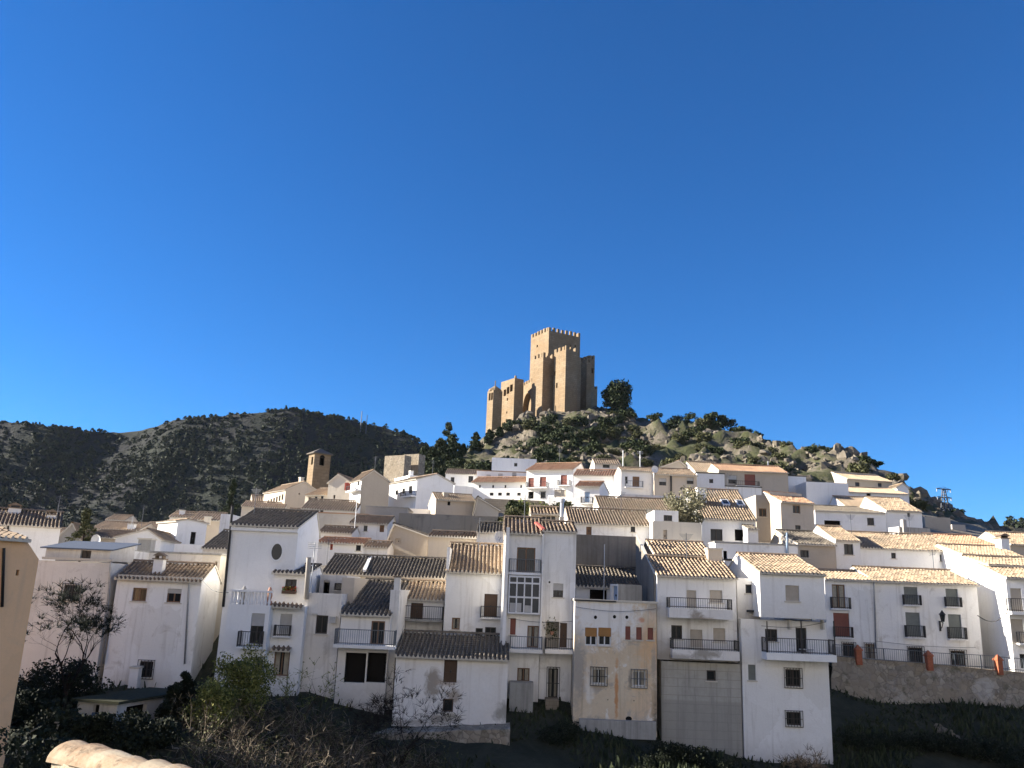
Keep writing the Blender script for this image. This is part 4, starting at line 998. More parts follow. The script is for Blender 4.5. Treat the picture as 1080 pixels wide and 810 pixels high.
h.win('w', 749.5, 558, 762, 570.3, part='door'); h.win('o', 775, 558.5, 787, 570.3, deep=.5); h.block('chimney', 736, 515, 745, 530, 2.2, .9, 'bright', 'flat')
for x0, x1 in ((761.5, 769.5), (777.2, 785)):
    a = h.front(x0, 528, 2.6); c = h.front(x1, 528, 2.6); zz = h.H+h.tn*2.6+.06; m = MB(); dz = h.tn
    P = lambda x, y, k: Vector((x, y, h.H+h.tn*y+.16+k))
    m.hexa([P(a.x, 2.3, -.1), P(c.x, 2.3, -.1), P(c.x, 3.3, -.1), P(a.x, 3.3, -.1), P(a.x, 2.3, .08), P(c.x, 2.3, .08), P(c.x, 3.3, .08), P(a.x, 3.3, .08)])
    o = m.build('skylight', 'whiteframe', h.root); m = MB(); e = .1
    m.face([P(a.x+e, 2.4, .085), P(c.x-e, 2.4, .085), P(c.x-e, 3.2, .085), P(a.x+e, 3.2, .085)]); m.build('pane', 'gallery', o)
h = HS('small white box with tiled top beside the skylight house doors', (788.5, 558), 799.5, 72, D=1.5, wall='bright', cat='outhouse', name='outhouse'); h.roof(555.6, 1.45, 'dark', back=False)
h = HS('beige house with narrow window behind the skylight house', (797, 522), 815, 86, D=7, wall='beige', group=G_MID); h.flat(); h.win('w', 800.5, 536.2, 808.3, 545, fm='midwood')
h = HS('beige house with orange roof edge and two brown windows, sunlit on its left side', (823.3, 529), 858, 82, yaw=14, Dx=812, wall='sand', group=G_MID)
h.roof(522, 3, 'orange', over=.3); h.win('w', 836.2, 532.8, 844, 541.5, fm='midwood'); h.win('w', 838.8, 554, 844.4, 561)
h = HS('big windowless white block under the beige house with sunlit roof', (850, 508), 894.5, 104, D=9, wall='bright', group=G_UP); h.flat()
h = HS('white flat roofed house with one dark window left of the windowless block', (804, 501), 850, 108, D=8, wall='bright', group=G_UP); h.flat(trim='iron'); h.win('wh', 816.5, 515.5, 827.5, 521, fr=.3)
m = MB()
p = on_plane(810.5, 504, h.P-h.n*.6, h.n); q = p.copy(); q.z -= 2; m.tube([q, p+Vector((0, 0, 2.2))], .06, 6)
tag(m.build('roof_mast', 'steel'), 'thin grey mast standing before the flat roofed white house', 'mast')
h = HS('white house with slanting dark roof edge and dark garage opening', (859.5, 539), 934, 90, D=8, wall='bright', group=G_MID); h.roof(535.5, 7.5, 'dark', back=False, over=.2); h.win('o', 869.5, 549, 886.5, 557, deep=.8); h.win('w', 914.7, 546.2, 922, 554)
h = HS('white house with broad sunlit tan roof right of the garage house', (934.2, 538.5), 972, 91, D=8, wall='bright', group=G_MID); h.roof(526.5, 5, 'yellow'); h.win('o', 957, 541, 960, 545, deep=.3)
h = HS('low house with broad tan roof behind the garage house, white ridge end', (897, 538), 934, 97, D=8, wall='bright', group=G_MID); h.roof(525.5, 5, 'yellow')
h = HS('white house with a dark doorway and uneven wall top near the hill crest', (894.5, 519), 958, 112, D=6, wall='bright', group=G_UP); h.roof(515.5, 5, 'yellow', back=False); h.win('o', 914, 519.8, 918.5, 525, deep=.8)
h = HS('beige house with bright sunlit roof just below the right crest', (893, 505), 941, 122, yaw=10, Dx=880, wall='beige', group=G_UP); h.roof(501, 4, 'yellow'); h.win('w', 902, 508.5, 906.5, 513.5); h.win('w', 926, 509.5, 930, 513.5)
h = HS('small white hut with pointed roof on the right crest', (946, 514), 958, 118, D=4, wall='bright', cat='hut', name='hut'); h.gable(952, 510.5, 'yellow')
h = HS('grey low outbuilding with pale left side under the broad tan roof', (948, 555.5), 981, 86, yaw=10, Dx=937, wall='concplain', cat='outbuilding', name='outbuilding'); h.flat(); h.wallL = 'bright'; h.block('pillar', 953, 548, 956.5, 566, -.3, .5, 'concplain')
h = HS('plain beige retaining wall on the slope under the pylon', (975, 545), 1002, 104, D=2, wall='beige', cat='wall', name='slope_wall'); h.flat()
h = HS('low grey wall on the slope right of the beige retaining wall', (1004, 553), 1018, 108, D=2, wall='grey', cat='wall', name='slope_wall'); h.flat()
h = HS('house with pale roof and round window between street row and edge house', (1014, 585), 1079, 66, D=7, wall='bright', group=G_MID); h.roof(577.5, 3.5, 'yellow'); h.oval(1027, 591.8, 4, 4.6)
h.chimney(1056.5, 568, 1065, 580, 2.2, .9)
h = HS('house with orange sunlit roof behind the round window house', (1000, 574.5), 1054, 75, D=8, wall='bright', group=G_MID); h.roof(566, 4.5, 'orange')
h = HS('white yard wall with tan tiles in front of the round window house', (1041, 596), 1110, 61, D=5, wall='bright', group=G_MID); h.roof(590, 3, 'yellow')
h = HS('beige house behind the white chimney at the right edge', (1065, 574), 1130, 84, D=8, wall='beige', group=G_MID); h.roof(564, 4, 'tan')

# middle
h = HS('long low house with grey brown roof and white wall behind the cement wall', (600, 551.5), 690, 70, D=8, wall='white', group=G_MID)
h.roof(538.5, 4.4, 'brown'); h.win('d', 618.3, 555.5, 624, 564, mat='midwood'); h.win('w', 665.2, 555, 670, 561.2)
h = HS('white house under dark and brown eaves behind the long grey brown roof', (632, 535.5), 717, 79, D=7, wall='white', group=G_MID); h.roof(526.5, 3.6, 'brown'); h.win('w', 647.5, 537.5, 653.5, 541); h.win('w', 676.5, 537, 681.5, 541)
h = HS('small white box house with one dark window beside the olive tree', (690, 538), 715.5, 68, D=4, wall='bright', cat='house', group=G_MID); h.flat(); h.win('w', 700, 543.3, 709, 549.5)
h = HS('cream garden wall below the olive tree', (688.5, 549.5), 740, 66, D=1.5, wall='warm', cat='garden wall', name='garden_wall'); h.flat(); h.win('d', 699.5, 559, 703.5, 571, mat='sand')
h = HS('white house with pale blue door, railing and sunlit front left of the brown roofs', (607.5, 513), 632.5, 86, yaw=-16, D=6, wall='bright', group=G_MID)
h.roof(509, 2.2, 'orange', over=.3); h.win('d', 616.5, 518.8, 622, 530, mat='blue'); h.balcony(613, 626, 525, 531, 532, .5, step=.2)
h = HS('white house with brown roof line stepping down beside the blue door house', (605, 501.5), 668, 100, yaw=-12, D=6, wall='bright', group=G_UP); h.roof(496.5, 3, 'orange')
h = HS('white house with brown door, pale railing and two small dark windows above brown roofs', (655, 496.5), 689, 93, D=6, wall='bright', group=G_UP); h.roof(494.3, 2.2, 'brown')
h.win('w', 659.2, 502.5, 662, 510); h.win('d', 667.2, 502.5, 674.5, 513.5, mat='midwood'); h.win('w', 655.8, 522, 661, 526); h.win('w', 671.5, 522, 673.8, 526)
h.balcony(659, 678, 508, 514, 515, .5, step=.25, rail='ironblue')
h = HS('white gabled house with one brown window below the rocks', (627, 489), 655, 110, D=7, wall='grimy', group=G_UP); h.roof(485.5, 2.4, 'brown'); h.win('w', 635.8, 489.3, 643, 493.5)
h = HS('pale beige house with two square windows and a dark drainpipe', (690, 500.5), 735, 92, D=7, wall='sand', group=G_UP); h.roof(495.5, 3.5, 'brown'); h.win('wh', 695.2, 504.3, 702.6, 512, fm='frame'); h.win('wh', 724.3, 503.5, 731.5, 510.5); h.pipe(707.5, 501, 707.7, 524, .1, 'iron')
h = HS('beige gabled house with sunlit roof slope behind the pale beige house', (686, 496.5), 732, 112, yaw=8, D=8, wall='beige', group=G_UP); h.gable(716, 486.5, 'yellow')
h = HS('white house with low sunlit roof behind the small dark window house', (733, 497), 765, 108, D=7, wall='bright', group=G_UP); h.roof(488.5, 5, 'yellow')
h = HS('white house with one small dark window between beige houses', (735, 499), 764, 97, D=6, wall='bright', group=G_UP); h.flat(trim='iron'); h.win('w', 748, 505.2, 752.3, 509.5)
h = HS('brown beige house with red garage door and shuttered window', (758, 496), 831, 102, D=8, wall='beige', group=G_UP); h.roof(491.8, 3.4, 'orange'); h.win('ws', 768.3, 501.5, 777, 510, mat='blind'); h.win('s', 785.3, 500.3, 796.6, 512, mat='blindred', fm='frame')
h.balcony(775, 800, 509, 513, 514, .6, step=.25)
h = HS('white wall below the brown beige house with red door', (764, 513), 803, 98, D=4, wall='white', cat='wall', name='terrace_wall'); h.flat(trim='iron')
h = HS('grey white wall strip under the pale beige house', (655, 521), 735, 88, D=3, wall='grimy', cat='wall', name='terrace_wall'); h.flat()

# upper centre
h = HS('white house with brown eave, red brown balcony doors and stone ground floor', (555.5, 496), 604.5, 112, yaw=-22, D=6, wall='bright', group=G_UP)
h.roof(489.5, 3.5, 'orange', over=.4)
for a in ((557.2, 504, 563, 514), (569.3, 503, 576, 513), (591.3, 501, 598, 511.5)): h.win('s', *a, mat='blindred', fm='midwood')
h.balcony(555.8, 578, 509, 514.5, 515.6, .6, step=.25); h.balcony(589, 602, 507, 512, 513, .6, step=.25)
h.win('o', 557, 518.5, 562.8, 526, deep=.6); h.win('wg', 570, 518.8, 575, 525); h.win('s', 584.6, 516.5, 597, 525.5, mat='blindbeige', fm='midwood')
h = HS('long white house with pale windows in front of the pine slope', (503, 496.5), 556, 122, D=7, wall='bright', group=G_UP); h.flat(trim='orange')
for x, y in ((513, 500.5), (525.5, 499.5), (540.2, 498.5)): h.win('wh', x, y, x+4.4, y+6)
h = HS('white upper house with one window touching the rocky slope', (519, 482.5), 566, 130, D=6, wall='bright', group=G_UP); h.flat(); h.win('w', 542.3, 488.3, 545.6, 492)
h = HS('low white house with orange eave and row of tiny dark windows on the stone wall', (498, 508.5), 556, 118, yaw=-18, D=4, wall='bright', group=G_UP); h.roof(504, 2.4, 'orange', over=.4)
for x in (505, 519, 532, 548.5): h.win('w', x, 511.5, x+2, 514.6)
for x in (516.5, 525.3, 533.8, 545.3): h.win('w', x, 519.5, x+4, 522.8)
h = HS('rubble stone terrace wall under the low white house', (511, 525.7), 579, 111, D=2, wall='stone', cat='terrace wall', name='terrace_wall'); h.flat()
h = HS('white street parapet right of the rubble stone terrace wall', (578.5, 524), 606, 106, D=1, wall='bright', cat='parapet', name='street_parapet'); h.flat()
h = HS('white house with two dark windows left of the long pale window house', (470, 499.5), 503, 124, D=7, wall='bright', group=G_UP); h.roof(496, 3.5, 'brown'); h.win('w', 475.3, 503.2, 479.2, 510); h.win('w', 494, 502, 499, 509)
h = HS('bright white terrace block below the two dark window house', (479, 512), 508, 117, yaw=20, D=6, wall='bright', cat='terrace block', name='terrace_block'); h.flat()
h = HS('white house with sunlit left front of three windows and grey shaded gable', (440, 505.5), 478.5, 105, yaw=36, Dx=411, wall='bright', group=G_UP)
h.roof(500, h.D/2, 'brown') if False else h.gable(461, 500.5, 'brown', over=.15)
for a in ((431, 512.5, 435, 520.5), (424.2, 515, 427.2, 520.5), (417, 517, 420, 522)): h.win('w', *a, wh='L')
h.balcony(427.5, 439, 519, 523.5, 525, .8, wh='L', step=.25)
h = HS('small bright white upper house with little chimneys behind the grey gable house', (432, 501), 447, 118, yaw=30, Dx=416, wall='bright', group=G_UP); h.flat()
h.block('chimney', 433, 497, 436, 503, .4, .6, 'bright', 'flat')
h = HS('ruined pale stone wall with gaps above the left houses', (406, 481), 427, 150, yaw=-30, D=2, wall='erod', cat='ruin', name='ruined_wall'); h.flat()
h = HS('second short stretch of ruined stone wall half hidden by pines', (426, 479.5), 442, 152, yaw=-30, D=2, wall='erod', cat='ruin', name='ruined_wall'); h.flat()
# ruined retaining walls and barns, centre left
h = HS('big old dark grey wall across the middle of the left houses', (421, 541), 527, 86, yaw=-2, D=2, wall='olde', cat='old wall', name='old_wall'); h.flat()
h = HS('beige barn with long grey roof above the old dark wall', (460, 527), 502, 94, yaw=12, D=7, wall='sand', group=G_MID); h.roof(522, 3.5, 'brown'); h.win('o', 472, 529, 475, 533, deep=.4); h.block('chimney', 468, 520, 473, 526, 1.5, .8, 'beige', 'flat')
h = HS('grey slate roofed shed at the right end of the old dark wall', (501, 537), 526, 92, yaw=6, D=6, wall='grey', cat='shed', name='shed'); h.gable(504, 525, 'dark')
h = HS('rendered beige barn with grey roof sloping down to the right', (411, 565), 451.5, 74, yaw=-10, D=5.5, wall='beige', group=G_MID)
h.gable(416, 553.5, 'dark'); h.win('d', 417, 568, 423, 573.5, mat='sand'); h.win('o', 454.5, 571, 457, 576, wh='R', deep=.4); h.win('d', 455, 583, 457.5, 589, wh='R', mat='wood')
h = HS('low brown tiled roofs between the barn and the striped roof house', (452, 566), 506, 68, D=7, wall='sand', group=G_MID); h.roof(562, 4, 'brown')
h = HS('white wall with dark eave and satellite dish behind the gallery house', (503, 561.5), 531.5, 63, D=6, wall='white', group=G_MID); h.roof(552.5, 4, 'dark')
SATH = h
h = HS('white house with two brown windows under a dark roof left of the barn', (369, 551.5), 409, 82, D=7, wall='white', group=G_MID); h.roof(545, 4, 'brown'); h.win('w', 383.5, 554.3, 387.5, 560.2); h.win('d', 400.3, 553.8, 405.2, 561.2, mat='midwood')
h = HS('grey rendered parapet block behind the two brown window house', (386, 534.5), 430, 90, D=5, wall='grey', group=G_MID); h.flat(trim='concplain')
h = HS('wide grey beige wall with brown eave behind the tall oval window house', (334, 541), 388, 88, D=5, wall='grey', group=G_MID); h.flat(trim='orange')
h = HS('white cottage with tiled lean-to at the foot of the grey beige wall', (336, 561.5), 371, 78, D=5, wall='bright', group=G_MID); h.roof(556, 2.6, 'brown')
h = HS('low white house with red door behind the long dark roof', (334, 572.5), 384, 71, D=5, wall='bright', group=G_MID); h.roof(568.5, 3, 'orange'); h.win('d', 348, 573.5, 351, 580, mat='redpaint'); h.win('w', 375.3, 574.2, 380.6, 581)
h = HS('white shed with short tiled roof left of the barn', (384, 577), 409, 70, D=4, wall='white', cat='shed', name='shed'); h.roof(572, 2.2, 'tan')
h = HS('white low house with blue grey roof below the cream houses', (318, 536.5), 376, 100, yaw=3, D=7, wall='bright', group=G_LB); h.roof(528, 5, 'brown'); h.win('w', 320.3, 535.5, 324, 540) if False else None
h.win('w', 337.5, 537.8, 341, 541.5)
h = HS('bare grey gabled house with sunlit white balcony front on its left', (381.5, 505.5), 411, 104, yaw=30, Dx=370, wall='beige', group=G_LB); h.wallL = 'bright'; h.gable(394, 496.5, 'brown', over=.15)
h.win('w', 377, 506, 379, 512, wh='L'); h.balcony(371, 381, 513, 517.5, 519, .8, wh='L', step=.25)
h = HS('tall sunlit cream gable house with a red flag of laundry beside the bare gable', (346.5, 509), 370.5, 110, yaw=-12, D=9, wall='warm', group=G_LB); h.gable(357, 500.5, 'tan', over=.15); h.win('o', 351.5, 522, 353.5, 526, deep=.3)
p = on_plane(363, 517, h.P-h.n*.2, h.n); m = MB()
for k in range(6):
    a, c = k*.15, (k+1)*.15; m.face([p+Vector((a, -.03*(k % 2), 0)), p+Vector((c, -.03*((k+1) % 2), 0)), p+Vector((c, -.03*((k+1) % 2), 1)), p+Vector((a, -.03*(k % 2), 1))])
tag(m.build('laundry', 'redpaint'), 'red laundry hanging on the tall sunlit cream gable', 'laundry')
h = HS('lower cream house with sunlit front of three windows', (322, 522.5), 346, 112, yaw=-20, D=7, wall='warm', group=G_LB); h.roof(516, 3.5, 'tan'); 
for x in (325, 331.5, 338): h.win('w', x, 524.5-(x-325)*.12, x+3, 530.5-(x-325)*.12)
h = HS('long pale gabled house with six dark windows on its sunlit left front', (301.5, 516.5), 338.5, 122, yaw=38, Dx=278.5, wall='sand', group=G_LB); h.gable(321, 508.5, 'tan', over=.15)
for k in range(6): x = 282+k*3.0; h.win('w', x, 527.5-k*1.25, x+1.8, 533.5-k*1.25, wh='L')
h.win('o', 315, 520, 316.3, 521.6, deep=.3)
h.block('chimney', 317, 504, 320.5, 510, 1.5, .7, 'sand', 'flat')
h = HS('small sunlit stone and white houses left of the long gabled house', (266, 528), 283, 128, yaw=20, D=6, wall='sand', group=G_LB); h.roof(523, 3, 'tan')
h = HS('pale low houses peeping over the tall dark roof', (255, 534), 300, 118, yaw=10, D=7, wall='warm', group=G_LB); h.roof(530, 4, 'tan')
# church tower
tw = House('church_tower', 'square stone church tower with arched belfry and low tiled roof', 'church tower', (332, 478), 349, 150, yaw=38, Dx=326, wall='castle')
tw.win('o', 337, 482.5, 342.2, 491, deep=1.2, part='belfry_opening'); tw.win('o', 328.3, 482, 330.2, 490, wh='L', deep=.8, part='belfry_opening')
q = tw.front(339.6, 482.5)
m = MB(); r = tw.rect('F', 337, 482.5, 342.2, 491); cx = (r[0]+r[2])/2; rr = (r[2]-r[0])/2
pl = [(cx+math.cos(k*math.pi/10)*rr, r[3]-.02+math.sin(k*math.pi/10)*rr) for k in range(11)]
m.face([Vector((a, -.015, c)) for a, c in pl]); m.build('arch_head', 'inside', tw.root)
m = MB(); e = .35; zt = tw.H; W2, D2 = tw.W, tw.D
m.box((-e, -e, zt), (W2+e, D2+e, zt+.18)); base4 = [(-e, -e, zt+.181), (W2+e, -e, zt+.181), (W2+e, D2+e, zt+.181), (-e, D2+e, zt+.181)]
for k in range(4): m.face([base4[k], base4[(k+1) % 4], (W2/2, D2/2, zt+1.2)])
m.build('roof', 'dark', tw.root); tw.topflat = False
# left back quarter
h = HS('bright white house with dark door, sunlit left wall, in the left quarter', (187.5, 550), 218.5, 84, yaw=42, Dx=167, wall='bright', group=G_LB); h.gable(198, 548.5, 'tan', over=.1); h.win('d', 200.8, 561, 206.3, 574, mat='inside')
h = HS('white wall in front of the bright house with dark door', (184, 573.5), 224, 74, D=4, wall='bright', cat='terrace wall', name='terrace_wall'); h.flat()
h = HS('dark roofed lean-to against the tall white house, left side', (214, 578), 240, 66, D=5, wall='grimy', cat='lean-to', name='lean_to'); h.roof(560, 4.5, 'dark', back=False)
h = HS('white house with tan roof and chimney stub behind the bright house', (179, 545), 209, 100, yaw=10, D=7, wall='bright', group=G_LB); h.roof(540.5, 3.5, 'tan'); h.block('chimney', 189, 538.5, 194, 544, 1.5, .7, 'bright', 'flat')
h = HS('beige house with sunlit roof left of the tall white roof', (203, 548), 233, 98, yaw=10, D=7, wall='sand', group=G_LB); h.roof(541, 4, 'tan'); h.block('chimney', 215, 545.5, 222, 554, -.4, .8, 'warm', 'flat')
h = HS('white narrow house tucked against the tall dark roof house', (233, 542), 245, 92, D=6, wall='white', group=G_LB); h.flat()
h = HS('wide white gabled house with low tan roof in the left quarter', (122, 567), 170, 78, yaw=6, D=8, wall='bright', group=G_LB); h.gable(156, 559, 'tan', over=.15)
h = HS('tan roofed low house beside the small cypress', (96, 557.5), 146, 104, yaw=6, D=8, wall='sand', group=G_LB); h.roof(551, 4.5, 'tan'); h.block('chimney', 134, 553, 141, 560, .3, .9, 'bright', 'flat')
h = HS('brown roofed house with dish in front of the low tan house', (92, 566.5), 128, 88, yaw=4, D=6, wall='sand', group=G_LB); h.roof(560, 3.5, 'brown')
DISHH = h
h = HS('grey gable end left of the small cypress', (62, 566), 84, 84, yaw=8, D=6, wall='grey', group=G_LB); h.gable(77, 552.5, 'brown')
h = HS('white house side between blue roof and two window house', (118.6, 580), 137, 54, D=6, wall='white', group=G_LB); h.flat()
for i, (x, y, w_, d, c) in enumerate([(50, 562, 30, 120, 'sand'), (150, 556, 22, 118, 'white'), (226, 552, 18, 108, 'sand'), (112, 548, 20, 128, 'warm')]):
    lab = ['distant sand house peeping beside the grey gable end', 'distant white house peeping over the wide gabled house', 'distant sand house peeping over the lean-to', 'distant cream house above the low tan roof'][i]
    h = HS(lab, (x, y), x+w_, d, yaw=5, D=6, wall=c, group=G_LB); h.roof(y-4.5, 3, 'tan')
h = HS('low white houses row right of the long pale gable, below the cream front', (300, 541), 337, 100, yaw=2, D=6, wall='grimy', group=G_LB); h.roof(537.5, 3, 'brown')
h = HS('white house between the grey wall and the pines, brown eave', (430, 536), 462, 98, yaw=14, D=6, wall='bright', group=G_MID); h.flat()

for h in HOUSES: h.finish()
SEED = 21
HAZE = .00003
# ------------------------------------------------------------------ castle on the crag
cast = thing('castle', 'sandstone castle with crenellated keep and towers on the rocky crag', 'castle', at(575, 448, 224))
cinv = Vector(cast.location)
def tower(name, corner, xl, xr, d, yaw, drop=9, merl=True, mw=.75, mh=1.25, gap=.75, wins=(), arch=None, taper=.0):
    yw = R_(yaw); u = Vector((math.cos(yw), math.sin(yw), 0)); n = Vector((-math.sin(yw), math.cos(yw), 0))
    P = at(corner[0], corner[1], d); W = solve_x(P, u, xr); D = solve_x(P, n, xl)
    if W < .5 or D < .5 or W > 40 or D > 40: print('ODD castle', name, corner, W, D)
    zb = min(terr(*(P+u*a+n*c).xy) for a in (0, W) for c in (0, D))-drop
    O = Vector((P.x, P.y, zb))-cinv; H = P.z-zb
    f = lambda x, y, z: O+u*x+n*y+Vector((0, 0, z))
    ops = {'R': [], 'L': []}
    for wh, x0, y0, x1, y1 in wins:
        N = n if wh == 'R' else u
        a, c = on_plane(x0, y0, P, N), on_plane(x1, y1, P, N)
        ax = u if wh == 'R' else n
        q = sorted(((a-P).dot(ax), (c-P).dot(ax))); ops[wh].append((q[0], min(a.z, c.z)-zb, q[1], max(a.z, c.z)-zb))
    m = MB(); dk = MB()
    for wh in 'RL':
        Wd = W if wh == 'R' else D; g = (lambda s_, z, i: f(s_, i, z)) if wh == 'R' else (lambda s_, z, i: f(i, s_, z))
        op = [(max(.05, a), b, min(Wd-.05, c), e) for a, b, c, e in ops[wh]]
        us = sorted({0, Wd, *[q for o in op for q in (o[0], o[2])]}); vs_ = sorted({0, H, *[q for o in op for q in (o[1], o[3])]})
        for a, b in zip(us, us[1:]):
            for c, e in zip(vs_, vs_[1:]):
                mu, mv = (a+b)/2, (c+e)/2
                if any(o[0] < mu < o[2] and o[1] < mv < o[3] for o in op): continue
                m.face([g(a, c, 0), g(b, c, 0), g(b, e, 0), g(a, e, 0)])
        for (a, c, b, e) in op:
            dp = .6 if (b-a) < 3 else 3.2
            for A, B in (((a, c), (b, c)), ((b, c), (b, e)), ((b, e), (a, e)), ((a, e), (a, c))):
                m.face([g(*A, 0), g(*B, 0), g(*B, dp), g(*A, dp)])
            (dk if dp < 1 else m).face([g(a, c, dp-.01), g(b, c, dp-.01), g(b, e, dp-.01), g(a, e, dp-.01)])
            if dp > 1:            # arched head: fill the two spandrels
                cx, r = (a+b)/2, (b-a)/2
                for sg in (-1, 1):
                    arc = [(cx+sg*math.cos(k*math.pi/16)*r, e-r*1.25+math.sin(k*math.pi/16)*r*1.25) for k in range(9)]
                    for p, q in zip(arc, arc[1:]): m.face([g(p[0], p[1], .002), g(q[0], q[1], .002), g(q[0], e, .002), g(p[0], e, .002)]); m.face([g(p[0], p[1], 0), g(q[0], q[1], 0), g(q[0], q[1], dp), g(p[0], p[1], dp)])
    m.face([f(W, 0, 0), f(W, D, 0), f(W, D, H), f(W, 0, H)]); m.face([f(W, D, 0), f(0, D, 0), f(0, D, H), f(W, D, H)]); m.face([f(0, 0, H-.02), f(W, 0, H-.02), f(W, D, H-.02), f(0, D, H-.02)])
    o = m.build(name, 'castle', cast)
    if dk.f: dk.build('arrow_slit', 'inside', o)
    if merl:
        m = MB(); t = .5
        def row(A, B, inner):
            L = (B-A).length; k = max(2, round((L+gap)/(mw+gap))); w_ = (L-(k-1)*gap)/k; e = (B-A).normalized()
            for i in range(k):
                p = A+e*(i*(w_+gap)); q = p+e*w_; z = Vector((0, 0, mh*random.uniform(.8, 1.05)))
                m.hexa([p, q, q+inner, p+inner, p+z, q+z, q+inner+z, p+inner+z])
        row(f(0, 0, H), f(W, 0, H), n*t); row(f(0, D, H), f(0, t+.3, H), u*t); row(f(W, t+.3, H), f(W, D, H), u*-t); row(f(t+.3, D, H), f(W-t-.3, D, H), n*-t)
        m.build('battlement', 'castle', o)
    return o, f, W, D, H
tower('keep', (579, 348.5), 560, 612, 228, 30, wins=[('R', 601, 364, 602.5, 366), ('R', 606, 364, 607.5, 366), ('L', 566, 364, 567.3, 366)])
tower('tower', (573, 376), 562, 584.8, 219, 34)
tower('tower', (597, 368.5), 584.6, 609.5, 215, 34, wins=[('L', 583.8, 392, 586, 396), ('L', 586.5, 404, 588, 409)])
tower('buttress', (608, 376), 603, 613, 221, 34, merl=False)
tower('curtain_wall', (585, 389), 577, 589, 224, 34, merl=False, wins=[('R', 581.5, 413.5, 586, 439)] if False else [])
o, f, W, D, H = tower('tower', (622.5, 378.5), 611.5, 627.3, 231, 34, merl=True, mw=.7, gap=.6, wins=[('R', 624, 388, 626, 394)])
tower('tower', (619, 382), 612, 624, 228, 20, mw=.7, gap=.6)
tower('curtain_wall', (626, 410), 616, 630, 233, 34, mw=.6, gap=.6, mh=.9)
tower('bridge_wall', (561, 402), 551.5, 566, 226, 20, merl=True, mw=.9, gap=.7, mh=1.0, wins=[('L', 551.9, 417, 560.9, 447)])
tower('palace_wing', (543, 398.5), 528.6, 552.5, 222, 34, merl=False, wins=[('L', 531.3, 411.3, 533.6, 417.3), ('L', 534.6, 408.6, 537, 415), ('L', 538, 406, 540.6, 412.5), ('L', 534.5, 420, 535.7, 422.5), ('L', 534, 434, 535, 436)])
tower('finial', (543.6, 396), 542.6, 545, 222.5, 34, merl=False, drop=-0)
o, f, W, D, H = tower('end_tower', (520.5, 411), 514.2, 530, 218, 34, merl=False, wins=[('L', 515.6, 415, 517.2, 422), ('L', 518, 414.5, 519.7, 421.5)])
m = MB(); cx, cy = W/2, D/2; c = f(cx, cy, H); N = 8; r = (W+D)*.30
for k in range(N):
    a, b2 = 2*math.pi*k/N, 2*math.pi*(k+1)/N; p = c+Vector((math.cos(a)*r, math.sin(a)*r, 0)); q = c+Vector((math.cos(b2)*r, math.sin(b2)*r, 0))
    m.face([p, q, q+Vector((0, 0, .5)), p+Vector((0, 0, .5))]); m.face([p+Vector((0, 0, .5)), q+Vector((0, 0, .5)), c+Vector((0, 0, 1.7))])
m.tube([c+Vector((0, 0, 1.6)), c+Vector((0, 0, 3.0))], .14, 6)
m.build('tower_roof', 'castle', o)

# ------------------------------------------------------------------ vegetation
def leafquad(m, p, s, mi=0, up=.0, asp=.5):
    e = Vector((random.gauss(0, 1), random.gauss(0, 1), random.gauss(0, 1)+up)).normalized(); g = e.orthogonal().normalized()
    g = (g*math.cos(k_ := random.uniform(0, 6.28))+e.cross(g)*math.sin(k_)); e = e*s; g = g*s*asp
    m.face([p-e, p+g, p+e, p-g], mi)
def limb(m, tips, p, d, L, r, lev, spread=.7, grav=.0, n=(2, 3), seg=3):
    pts, rad = [p], [r]
    for i in range(seg):
        d = (d+Vector((random.gauss(0, .18), random.gauss(0, .18), random.gauss(0, .1)+grav))).normalized(); p = p+d*(L/seg); pts.append(p); rad.append(r*(1-.45*(i+1)/seg))
    m.tube(pts, rad, 5 if r > .03 else 4, cap=False)
    if lev == 0: tips.append((p, d)); return
    for k in range(random.randint(*n)):
        q = pts[random.randint(max(1, seg-1), seg)]
        nd = (d+Vector((random.gauss(0, spread), random.gauss(0, spread), random.gauss(.15, spread*.6)))).normalized()
        limb(m, tips, q, nd, L*random.uniform(.55, .8), rad[-1]*.75, lev-1, spread, grav, n, seg)
def conifer(name, label, H, R, loc, nleaf=1300, leaf='pine', cl=.38, group=None, cat='tree', base=.1, shape=1.0, lumps=None):
    """upright conifer: whorls of clumps with gaps, uneven outline"""
    root = thing(name, label, cat, loc, random.uniform(0, 6), group)
    m = MB(); m.tube([(0, 0, -.6), (0.05*R, 0, H*.4), (0, .05*R, H*.93)], [H*.025, H*.018, H*.005], 6); m.build('trunk', 'barkdark', root)
    m = MB(); nb = 46 if lumps is None else lumps
    for b_ in range(nb):
        t = (b_+random.random())/nb; z = H*(base+(1-base)*t); prof = (1-t)**shape*(1 if t > .12 else .55+t*3.7)
        a = random.uniform(0, 6.28); ln = R*max(.06, prof)*random.uniform(.45, 1.15)
        c0 = Vector((math.cos(a)*ln*.72, math.sin(a)*ln*.72, z+random.uniform(-.1, .25)*R*.3)); cs = max(.16*R, ln*.42)
        for k in range(nleaf//nb):
            v = Vector((random.gauss(0, 1), random.gauss(0, 1), random.gauss(0, .6))).normalized()*cs*random.random()**.5
            leafquad(m, c0+v, cl*random.uniform(.5, 1.2), asp=.35)
    m.build('crown', leaf, root); return root
